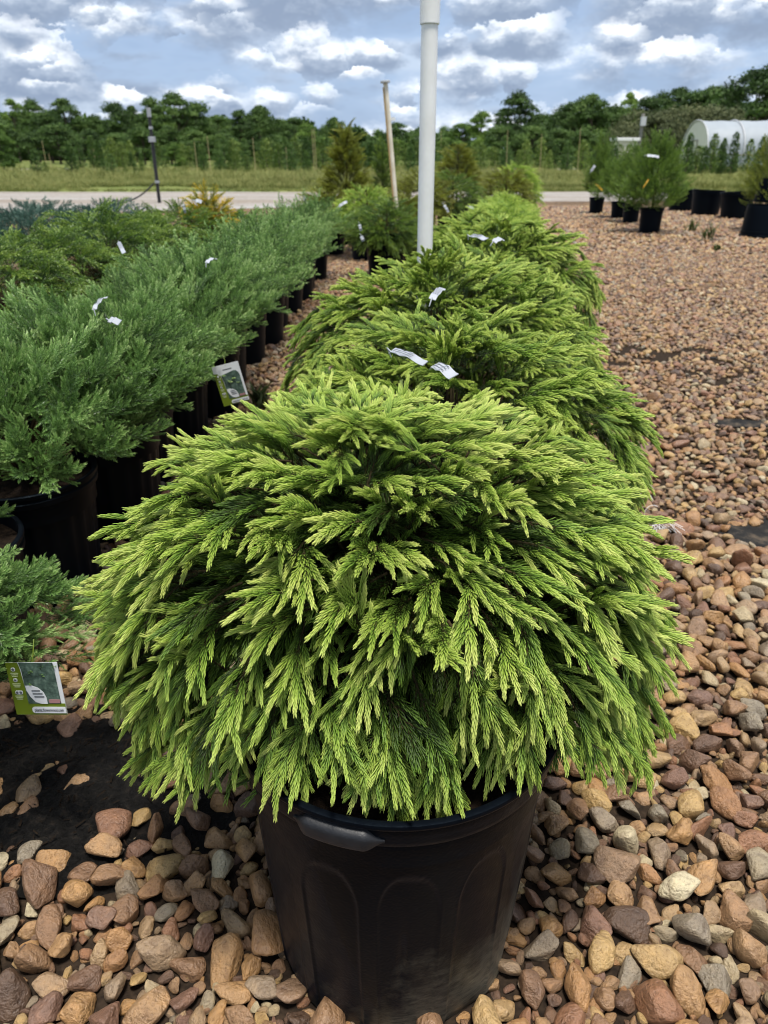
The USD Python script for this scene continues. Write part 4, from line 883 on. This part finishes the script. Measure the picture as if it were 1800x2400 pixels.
for k, (u, vt, Y, kind) in enumerate(SKYLINE):
    src, H = TREES[kind][k % len(TREES[kind])]; p0 = at(u, vt + (rng.uniform(-12, 14) if k < 25 else rng.uniform(-5, 5)), y=Y)
    thing('broadleaf_tree', f'{KIND[kind]}, {ordinal(k)} from the left along the skyline', 'tree', (p0[0], Y, 0), rng.uniform(0, 6.28), 'trees along the skyline', (p0[2] / H) * np.array([1, 1, 1.0]) * np.array([w_ := rng.uniform(.75, 1.3), w_, 1]), src)
LOWER = [(-20, 290, 96, 'round'), (60, 300, 98, 'round'), (130, 296, 100, 'round'), (205, 300, 98, 'tall'), (270, 304, 100, 'round'), (330, 296, 97, 'round'), (395, 300, 99, 'tall'), (455, 306, 98, 'round'), (520, 308, 100, 'round'), (585, 306, 98, 'tall'), (640, 312, 99, 'round'), (700, 312, 100, 'round'),
         (755, 318, 104, 'light'), (810, 316, 106, 'round'), (868, 318, 106, 'round'), (930, 322, 108, 'light'), (990, 320, 106, 'round'), (1045, 312, 102, 'light'), (1180, 300, 100, 'round'), (1250, 296, 102, 'round'), (1310, 300, 98, 'round'), (1370, 290, 96, 'round'), (1430, 300, 97, 'round')]
for k, (u, vt, Y, kind) in enumerate(LOWER):
    src, H = TREES[kind][(k + 1) % len(TREES[kind])]; p0 = at(u, vt, y=Y)
    thing('broadleaf_tree', f'lower {KIND[kind]}, {ordinal(k)} from the left in front of the skyline trees', 'tree', (p0[0], Y, 0), rng.uniform(0, 6.28), 'lower trees in front of the skyline trees', (p0[2] / H) * np.array([1.5, 1.5, 1.0]) * rng.uniform(.72, 1.08), src)
for k, (u, vt, Y) in enumerate([(1495, 262, 92), (1535, 268, 90), (1580, 256, 92), (1625, 250, 94), (1672, 254, 93), (1715, 256, 95), (1470, 290, 88), (1560, 300, 88)]):
    src, H = TREES['olive'][k % 3]; p0 = at(u, vt, y=Y)
    thing('olive_tree', f'{KIND["olive"]}, {ordinal(k)} from the left beside and behind the plastic tunnel', 'tree', (p0[0], Y, 0), rng.uniform(0, 6.28), 'olive trees beside the plastic tunnel', p0[2] / H, src)
src, H = TREES['light'][0]; p0 = at(-6, 312, y=52)
thing('light_shrub', 'round light green bush at the left edge of the field', 'shrub', (p0[0], 52, 0), .4, None, p0[2] / H * 1.15, src)
src, H = TREES['light'][1]; p0 = at(405, 330, y=60)
thing('light_shrub', 'small yellow green bush right of the black riser among the young conifers', 'shrub', (p0[0], 60, 0), .4, None, p0[2] / H, src)
# the wood beyond, that reads as one mass
n = 260; wx = np.concatenate([rng.uniform(-120, 130, n)]); wy = rng.uniform(150, 175, n)
W_SRC = source('wood_source')
for k in range(3): part(W_SRC, 'bough', crown(900 + k, 9, 9, 30, 1100, .6, .0, .5)[0], M['tree'])
cap = np.interp(wx / (wy * CP), [(-60 - 900) / 1800, (640 - 900) / 1800, (760 - 900) / 1800, (1050 - 900) / 1800, (1300 - 900) / 1800, (1850 - 900) / 1800], [8.2, 7.6, 6.2, 5.2, 7.5, 11])
p = instancer('/World/distant_wood', [f'{W_SRC}/bough', f'{W_SRC}/bough_001', f'{W_SRC}/bough_002'], rng.integers(0, 3, n), np.stack([wx, wy, wx * 0 - .3], -1), Rotation.from_euler('z', rng.uniform(0, 6.28, n)).as_matrix(), cap / 9 * rng.uniform(.75, 1.05, n))
setcd(stage.GetPrimAtPath(p), label='dark continuous wood closing the field behind the nearer trees', category='wood')
# young conifers in the field
def young_conifer(seed, W):
    rng = np.random.default_rng(seed); geo = Geo(); n = 700
    g = rng.random(n) ** 1.15; r = W / 2 * (np.minimum(1, g * 4 + .45)) * (1 - g) ** .55 * np.sqrt(rng.uniform(.4, 1.0, n)) * (1 + .25 * np.sin(g * 23 + rng.uniform(0, 6)))
    a = rng.uniform(0, 2 * PI, n); h = np.stack([np.cos(a), np.sin(a), a * 0], -1); pts = h * r[:, None] + np.array([0, 0, 1]) * (.08 + g * 1.9)[:, None]
    d = unit(h + np.array([0, 0, .9]) + .35 * rng.normal(size=(n, 3))); tt = rng.uniform(.1, .8, n)
    thin_needles(geo, pts, d, -h, .17 * rng.uniform(.6, 1.2, n), .055, .2, tt, np.clip(tt + .2, 0, 1))
    return geo
FC = []
for k in range(5):
    root = source(f'field_conifer_source_{k}'); part(root, 'trunk', tube([(0, 0, -.1), (0, 0, 1.0), (0, 0, 1.8)], [.035, .022, .008], 6), M['trunk'], smooth=True)
    part(root, 'crown', young_conifer(910 + k, (.7, .85, .6, 1.0, .9)[k]), M['field_light' if k in (1, 4) else 'field_conifer'], smooth=True); FC.append(root)
ROWS = [('nearest', 47.5, 600, 1760, 40, 346, .55), ('second', 52.5, 470, 1800, 36, 340, .6), ('third', 58, 380, 1800, 34, 334, .65), ('fourth', 64, 180, 1500, 26, 330, .8), ('rearmost', 76, 240, 1480, 24, 334, .8)]
for rn, Y, u0, u1, step, vt, dens in ROWS:
    k = 0
    for u in np.arange(u0, u1, step):
        if rng.random() > dens: continue
        p0 = at(u + rng.uniform(-11, 11), vt + rng.uniform(-10, 30), y=Y); yy = Y + rng.uniform(-.6, .6)
        thing('young_conifer', f'young dark conifer, {ordinal(k)} from the left in the {rn} field row', 'young conifer', (p0[0], yy, 0), rng.uniform(0, 6.28), f'young conifers of the {rn} field row', np.array([1.25, 1.25, 1.0]) * max(p0[2], .7) / 1.98, FC[rng.integers(0, 5)]); k += 1
for k, (u, vt, Y) in enumerate([(78, 352, 43), (104, 380, 42.5), (160, 338, 42), (258, 362, 45), (292, 388, 44), (315, 380, 45), (330, 378, 45.5), (228, 330, 62), (240, 372, 50)]):
    p0 = at(u, vt, y=Y)
    thing('young_conifer', f'lone young conifer, {ordinal(k)} from the left in the open grass on the left', 'young conifer', (p0[0], Y, 0), k, 'lone conifers in the grass on the left', np.array([1.4, 1.4, 1.0]) * p0[2] / 1.98, FC[k % 5])
for k, (u, vt, Y) in enumerate([(1620, 316, 46), (1678, 316, 46), (1700, 326, 46.5), (1727, 314, 46), (1762, 328, 45), (1790, 322, 46), (1655, 345, 46)]):
    p0 = at(u, vt, y=Y)
    thing('young_conifer', f'columnar dark conifer, {ordinal(k)} from the left before the plastic tunnel', 'young conifer', (p0[0], Y, 0), k, 'columnar conifers before the plastic tunnel', np.array([1.0, 1.0, 1.0]) * p0[2] / 1.98, FC[k % 3])
for k, (u, vt, vb) in enumerate([(98, 330, 385), (114, 360, 380), (214, 322, 352), (455, 333, 405), (485, 318, 408), (592, 322, 408), (670, 345, 400), (731, 302, 410), (736, 302, 408), (1034, 305, 350), (1190, 305, 395), (1270, 313, 395), (1361, 300, 400), (1735, 312, 375)]):
    Y = 44 + (410 - vb) * .45; p0 = at(u, vt, y=Y)
    solo('bamboo_stake', tube([(p0[0] + .03 * p0[2], Y, -.1), (p0[0], Y, p0[2])], [.017, .012], 6), M['bamboo'], f'thin bamboo stake, {ordinal(k)} from the left in the field', 'stake', group='bamboo stakes in the field')

# ---------------------------------------------------------------- tunnel, shed and pole beyond the field
tn = thing('plastic_tunnel', 'white plastic covered growing tunnel at the right before the trees', 'greenhouse', (28.6, 78.4, 0))
def arch(r, h, n=28, wall=1.0):
    a = np.linspace(0, PI, n); y = -r * np.cos(a) * 1.0; z = wall + (h - wall) * np.sin(a) ** .9
    return np.vstack([[(-r, 0)], np.stack([y, z], -1), [(r, 0)]])
ar = arch(3.3, 3.86); LEN = 26.0; ns = 27
xs = np.linspace(0, LEN, ns); sag = -.05 * np.abs(np.sin(np.arange(ns) * PI / 2 * 1.0))
vv_ = np.stack([np.repeat(xs[:, None], len(ar), 1), ar[None, :, 0] * (1 + sag[:, None] * .3), ar[None, :, 1] * (1 + sag[:, None] * .25)], -1).reshape(-1, 3)
i, j = np.meshgrid(np.arange(ns - 1), np.arange(len(ar) - 1), indexing='ij'); a_ = i * len(ar) + j
part(tn, 'film', (vv_, np.stack([a_, a_ + 1, a_ + len(ar) + 1, a_ + len(ar)], -1).reshape(-1, 4)), M['poly'], smooth=50)
ev = np.vstack([np.stack([np.full(len(ar), .06), ar[:, 0] * .99, ar[:, 1] * .99], -1), [[.06, 0, 1.2]]]); q = np.arange(len(ar) - 1)
part(tn, 'end_wall', (ev, np.stack([q, np.full(len(q), len(ar)), q + 1], -1)), M['poly_end'])
for xx in np.arange(0, LEN + .1, 3.25): part(tn, 'hoop', tube(np.stack([np.full(len(ar), xx), ar[:, 0] * 1.012, ar[:, 1] * 1.012], -1), .05, 6), M['steel'], smooth=True)
part(tn, 'side_rail', trimesh.creation.box((LEN, .05, .12), transform=trimesh.transformations.translation_matrix((LEN / 2, -3.37, 1.05))), M['wood'])
part(tn, 'door_frame', trimesh.util.concatenate([trimesh.creation.box(e, transform=trimesh.transformations.translation_matrix(c)) for e, c in (((.06, .08, 2.2), (-.02, -.6, 1.1)), ((.06, .08, 2.2), (-.02, .6, 1.1)), ((.06, 1.28, .08), (-.02, 0, 2.25)))]), M['wood'])
p0 = at(1464, 334, y=82)
sh = thing('white_shed', 'low off white shed roof showing between the feathery conifers and the tunnel', 'shed', (p0[0], 82, 0))
part(sh, 'wall', rbox(2.0, 1.8, p0[2] + .1, .02).apply_translation((0, 0, (p0[2] + .1) / 2)), M['building_wall'])
part(sh, 'roof', rbox(2.3, 2.1, .28, .03).apply_translation((0, 0, p0[2] + .26)), M['roof_sheet'])
p0 = at(1508, 266, y=86)
ut = thing('utility_pole', 'weathered grey pole standing before the olive trees', 'pole', (p0[0], 86, 0))
part(ut, 'pole', tube([(0, 0, -.2), (0, 0, p0[2] * .5), (0, 0, p0[2])], [.20, .17, .15], 10), M['wood'], smooth=40)
part(ut, 'box', trimesh.creation.box((.5, .3, .8), transform=trimesh.transformations.translation_matrix((0, -.3, p0[2] - .7))), M['steel'])

# ---------------------------------------------------------------- tags and labels on the plants
from shapely.geometry import Polygon, Point, box as sbox
CLIP = [None]
def ext(poly, z, th):
    if CLIP[0] is not None: poly = poly.intersection(CLIP[0])
    if poly.is_empty: return None
    return trimesh.util.concatenate([trimesh.creation.extrude_polygon(g, th, engine='earcut') for g in getattr(poly, 'geoms', [poly])]).apply_translation((0, 0, z))
def rrect(x0, y0, x1, y1, r): return sbox(x0 + r, y0 + r, x1 - r, y1 - r).buffer(r, 8)
def picture_tag(label, centre, w, h, roll, yaw, pitch, cut=1.0):
    CLIP[0] = sbox(-w / 2, -h / 2, w / 2, -h / 2 + h * cut)
    t = UsdGeom.Xform.Define(stage, numbered('/World', 'picture_tag')); pr = t.GetPrim(); setcd(pr, label=label, category='plant tag'); t_ = str(pr.GetPath())
    B = np.stack([[1, 0, 0], [0, 0, 1], [0, -1, 0]], -1).astype(float)
    R = Rotation.from_euler('z', yaw).as_matrix() @ Rotation.from_euler('x', pitch).as_matrix() @ B @ Rotation.from_euler('z', roll).as_matrix()
    m = np.eye(4); m[:3, :3] = R.T; m[3, :3] = centre; t.AddTransformOp().Set(Gf.Matrix4d(*[float(q) for q in m.ravel()]))
    P = lambda x, y: (x * w - w / 2, y * h - h / 2)
    part(t_, 'card', ext(rrect(-w / 2, -h / 2, w / 2, h / 2, .002), -.0006, .0008), M['tag_white'])
    col = Polygon([P(0.002, .003), P(.998, .003), P(.998, .12), P(.30, .12), P(.26, .62), P(.22, .74), P(.12, .81), P(0.002, .83)])
    e = .0005
    part(t_, 'green_field', ext(col.union(sbox(*P(.30, .11), *P(.998, .155))), .0002, e), M['tag_green'])
    pic = Polygon([P(.29, .155), P(.925, .155), P(.925, .66), P(.90, .74), P(.83, .80), P(.74, .815), P(.30, .76), P(.25, .72), P(.285, .6)])
    part(t_, 'printed_picture', ext(pic, .0002 + e, e), M['tag_photo'])
    part(t_, 'rose_patch', ext(rrect(*P(.70, .165), *P(.92, .215), .002), .0002 + 2 * e, e), M['tag_rose'])
    lf = Polygon([P(.30, .395), P(.42, .40), P(.54, .37), P(.63, .31), P(.665, .24), P(.67, .155), P(.55, .155), P(.44, .18), P(.36, .25), P(.31, .33)])
    part(t_, 'white_leaf', ext(lf, .0002 + 2.2 * e, e), M['tag_white'])
    part(t_, 'white_strip', ext(rrect(*P(.34, .03), *P(1.0, .113), .0045).union(sbox(*P(.9, .03), *P(.998, .113))), .0002 + 2.4 * e, e), M['tag_white'])
    tx = meshkit.text_mesh('plants.flowerwood.com', .0052, .0003, bold=True); tw = tx.bounds[1][0] - tx.bounds[0][0]
    tx.apply_scale((w * .565 / tw, 1, 1)); tx.apply_translation((P(.385, 0)[0], P(0, .052)[1], .0002 + 3.6 * e)); part(t_, 'lettering', tx, M['tag_ink'])
    for k, y in enumerate((.325, .285, .245)): part(t_, 'leaf_text', ext(sbox(*P((.41, .42, .44)[k], y), *P((.57, .61, .63)[k], y + .016)), .0002 + 3.4 * e, e), M['tag_ink'])
    for k, (y, hh) in enumerate(((.78, .05), (.64, .05), (.50, .05), (.335, .05))):
        wd = .08 if k < 3 else .15
        ic = part(t_, 'icon', ext(rrect(*P(.13 - wd / 2 + (.02 if k == 3 else 0), y - hh / 2 - .03), *P(.13 + wd / 2 + (.02 if k == 3 else 0), y + hh / 2 - .03), .003), .0002 + e, e), M['tag_white'])
        if ic is None: continue
        if k in (1, 2):
            st = [((math.cos(q * PI / 5 + PI / 2)) * (.0032 if q % 2 == 0 else .0014) + P(.13, 0)[0], math.sin(q * PI / 5 + PI / 2) * (.0032 if q % 2 == 0 else .0014) + P(0, y - .03)[1]) for q in range(10)]
            part(ic, 'star', ext(Polygon(st), .0002 + 2.2 * e, e), M['tag_ink'])
        elif k == 3:
            for q in (-.035, .035): part(ic, 'sign', ext(Point(*P(.15 + q, y - .03)).buffer(.0022, 6), .0002 + 2.2 * e, e), M['tag_ink'])
        for q in range(3): part(t_, 'small_text', ext(sbox(*P(.06 + .012 * q, y - .085 - .02 * q), *P(.215 - .01 * q, y - .076 - .02 * q)), .0002 + e, e), M['tag_pale'])
    part(t_, 'heading', ext(sbox(*P(.36, .865), *P(.70, .885)), .0002, e), M['tag_ink'])
    top = -h / 2 + h * cut; CLIP[0] = None
    part(t_, 'tie', tube([(0, top - .006, 0), (.004, top + .012, -.004), (.0, top + .03, -.02)], .0008, 6), M['tag_green'], smooth=True)
picture_tag('picture tag with white web address hanging under the small juniper at the left edge', at(80, 1588, y=.985), .086, .134, .07, -.10, -.12, .70)
picture_tag('green and white picture tag hanging before the black pots of the juniper row', at(541, 900, y=2.42), .086, .132, .22, .12, -.05)
def white_label(label, a, b, z, w, mat='paper', sag=.006, group=None, y=None, loop=True):
    """A strip label lying over the foliage from one photo point to the other."""
    A, B_ = (at(*a, z=z), at(*b, z=z)) if y is None else (at(*a, y=y), at(*b, y=y)); w *= .5; A, B_ = A * .9 + B_ * .1 + [0, 0, -.012], B_ * .9 + A * .1 + [0, 0, -.012]
    t = thing('strip_label', label, 'plant label', (A + B_) / 2, group=group); d = (B_ - A); L = np.linalg.norm(d); d /= L
    n_ = unit(np.array([0, -.75, .66]) - d * (d @ np.array([0, -.75, .66]))); s_ = np.cross(d, n_)
    k = np.linspace(-.5, .5, 9); c = d * (k * L)[:, None] + n_ * (sag * (1 - 4 * k * k) + .002 * np.sin(k * 14))[:, None]
    v = np.concatenate([c - s_ * w / 2 + n_ * o for o in (0, .0012)] + [c + s_ * w / 2 + n_ * o for o in (0, .0012)]); f = []
    for i in range(8):
        for p_, q_ in ((0, 18), (27, 9), (9, 0), (18, 27)): f.append((p_ + i, p_ + i + 1, q_ + i + 1, q_ + i))
    f += [(0, 18, 27, 9), (8, 17, 35, 26)]
    part(t, 'strip', (v, np.array(f)), M[mat])
    if L * .5 / abs(A[1] + .3) > .02:
        for o in (-.30, 0, .30):
            cc = d * (np.linspace(-.32, .22, 5) * L)[:, None] + n_ * (sag * (1 - 4 * np.linspace(-.32, .22, 5) ** 2) + .004)[:, None] + s_ * w * o
            part(t, 'print', tube(cc, w * .035, 4), M['tag_ink'])
    if loop: part(t, 'loop', tube([c[0], c[0] - d * w * .6 + n_ * .006, c[0] - d * w * .9 - n_ * .012], w * .10, 5), M[mat], smooth=True)
white_label('long white strip label lying on top of the conifer right behind the big pot', (906, 800), (1010, 838), .875, .020)
white_label('short white label end beside the long strip on the second conifer', (1012, 836), (1072, 868), .865, .030, loop=False)
white_label('small white label poking out of the third conifer of the middle row', (1010, 690), (1040, 662), .86, .03)
white_label('wide white label on the conifer beyond the white post', (1096, 544), (1146, 554), .88, .038)
white_label('crumpled white label beside the wide one beyond the white post', (1156, 558), (1180, 552), .88, .035)
white_label('tiny white label low on the left of the far middle row', (1040, 476), (1052, 496), None, .05, y=8.0)
white_label('tiny white label right of centre on the far middle row', (1098, 482), (1112, 488), None, .07, y=8.6)
white_label('white label on the round green conifer at the end of the row', (1188, 490), (1198, 470), None, .07, y=13.3)
white_label('folded white label standing in the nearest full juniper', (216, 716), (250, 684), .80, .022)
white_label('flat white label below the folded one in the nearest junipers', (252, 738), (284, 746), .78, .030)
white_label('white label lying in the junipers left of the leaning pipe', (482, 608), (506, 598), .80, .028)
white_label('white label standing between the dark olive plants and the junipers', (276, 558), (292, 590), .80, .03)
white_label('white label on the gold tipped shrub', (456, 466), (474, 470), None, .06, y=6.2)
white_label('white label left of the gold tipped shrub', (430, 472), (434, 498), None, .035, y=6.1)
white_label('pale folded label before the bronze conifer', (792, 482), (816, 468), None, .06, y=8.0)
white_label('small white label left of the bronze conifer', (712, 458), (716, 472), None, .05, y=9.2)
white_label('upper of two small white labels at the far right end of the junipers', (842, 520), (846, 538), None, .035, y=5.3)
white_label('lower of two small white labels at the far right end of the junipers', (846, 548), (852, 562), None, .04, y=5.2)
white_label('white label on the slim feathery conifer', (1384, 402), (1396, 384), None, .09, y=15.6)
white_label('yellow label hanging on the slim feathery conifer', (1396, 430), (1414, 446), None, .08, 'yellow_tag', y=15.5)
white_label('white label across the bushy feathery conifer', (1514, 362), (1548, 366), None, .08, y=11.6)
white_label('narrow yellow label on the bushy feathery conifer', (1506, 440), (1522, 416), None, .035, 'yellow_tag', y=11.4)

# ---------------------------------------------------------------- litter on the gravel
def debris(label, u, v, r, hgt, n, seed):
    p0 = at(u, v, z=0); rng = np.random.default_rng(seed); geo = Geo()
    a = rng.uniform(0, 2 * PI, n); q = np.sqrt(rng.random(n)); b = np.stack([r * q * np.cos(a), r * .6 * q * np.sin(a), hgt * (1 - q ** 2) * rng.random(n)], -1)
    d = unit(rng.normal(size=(n, 3)) * [1, 1, .6] + [0, 0, .35]); tt = rng.uniform(0, .9, n)
    thin_needles(geo, b, d, unit(rng.normal(size=(n, 3))), r * .35 * rng.uniform(.6, 1.2, n), r * .035, .2, tt, tt)
    solo('dead_foliage', geo, M['rust'], label, 'dead foliage', smooth=True, group=None)
debris('rusty brown clump of dead foliage on the gravel before the potted conifers', 1378, 571, .17, .11, 420, 1)
debris('rusty brown clump of dead foliage cut by the right edge', 1788, 737, .13, .06, 260, 2)
debris('small reddish dead tuft among the stones right of the big conifer', 1606, 1112, .045, .04, 110, 3)
def weed(label, u, v, h, seed):
    p0 = at(u, v, z=0); geo = blades(seed, 26, h, h * .18); solo('weed', (geo.arrays()[0] + p0, geo.arrays()[1]), M['weed'], label, 'weed')
weed('thin dry weed on the gravel left of the nearest upturned pot', 1658, 566, .34, 951); weed('small dry weed in front of the leaning empty pot', 1618, 545, .26, 952); weed('low green weed on the gravel below the thin dry weed', 1682, 590, .12, 953)
weed('green seedling growing at the foot of the juniper pots near the hanging picture tag', 604, 960, .15, 954)
# frayed fibres of the ground fabric
rng = np.random.default_rng(61); c0 = at(1535, 1240, z=.02)
fr = thing('frayed_fibre', 'white frayed fibres of ground fabric among the stones at the right', 'fibres')
for k in range(22):
    a = rng.uniform(-.9, .9); L = rng.uniform(.03, .07); s_ = c0 + [rng.normal(0, .022), rng.normal(0, .012), 0]
    part(fr, 'fibre', tube([s_, s_ + [L * .4 * math.sin(a), -.01, L * .5], s_ + [L * math.sin(a) * 1.2, -.03, L * .35 * rng.random()]], .0008, 4), M['fibre'], smooth=True)
for k, (u, v) in enumerate([(1510, 1175), (1530, 1205)]):
    c1 = at(u, v, z=.03); th = np.linspace(0, 4.2, 16) + k
    part(fr, 'fibre', tube(np.stack([c1[0] + .028 * np.cos(th), c1[1] + .01 * np.sin(th), c1[2] + .028 * np.sin(th)], -1), .0009, 4), M['fibre'], smooth=True)
# twigs and litter on the damp soil
lit = Geo(); rng = np.random.default_rng(62)
for k in range(420):
    q = np.array([SOIL_PATCH[0] + rng.normal(0, .17), SOIL_PATCH[1] + rng.normal(0, .12), .018 + rng.uniform(0, .012)]); a = rng.uniform(0, PI); L = rng.uniform(.004, .022)
    lit.add(*tube([q, q + [L * math.cos(a), L * math.sin(a), rng.uniform(-.003, .006)]], rng.uniform(.0006, .0020), 4))
p = part('/World/damp_soil', 'bark_litter', lit, M['soil'], kind='stuff')
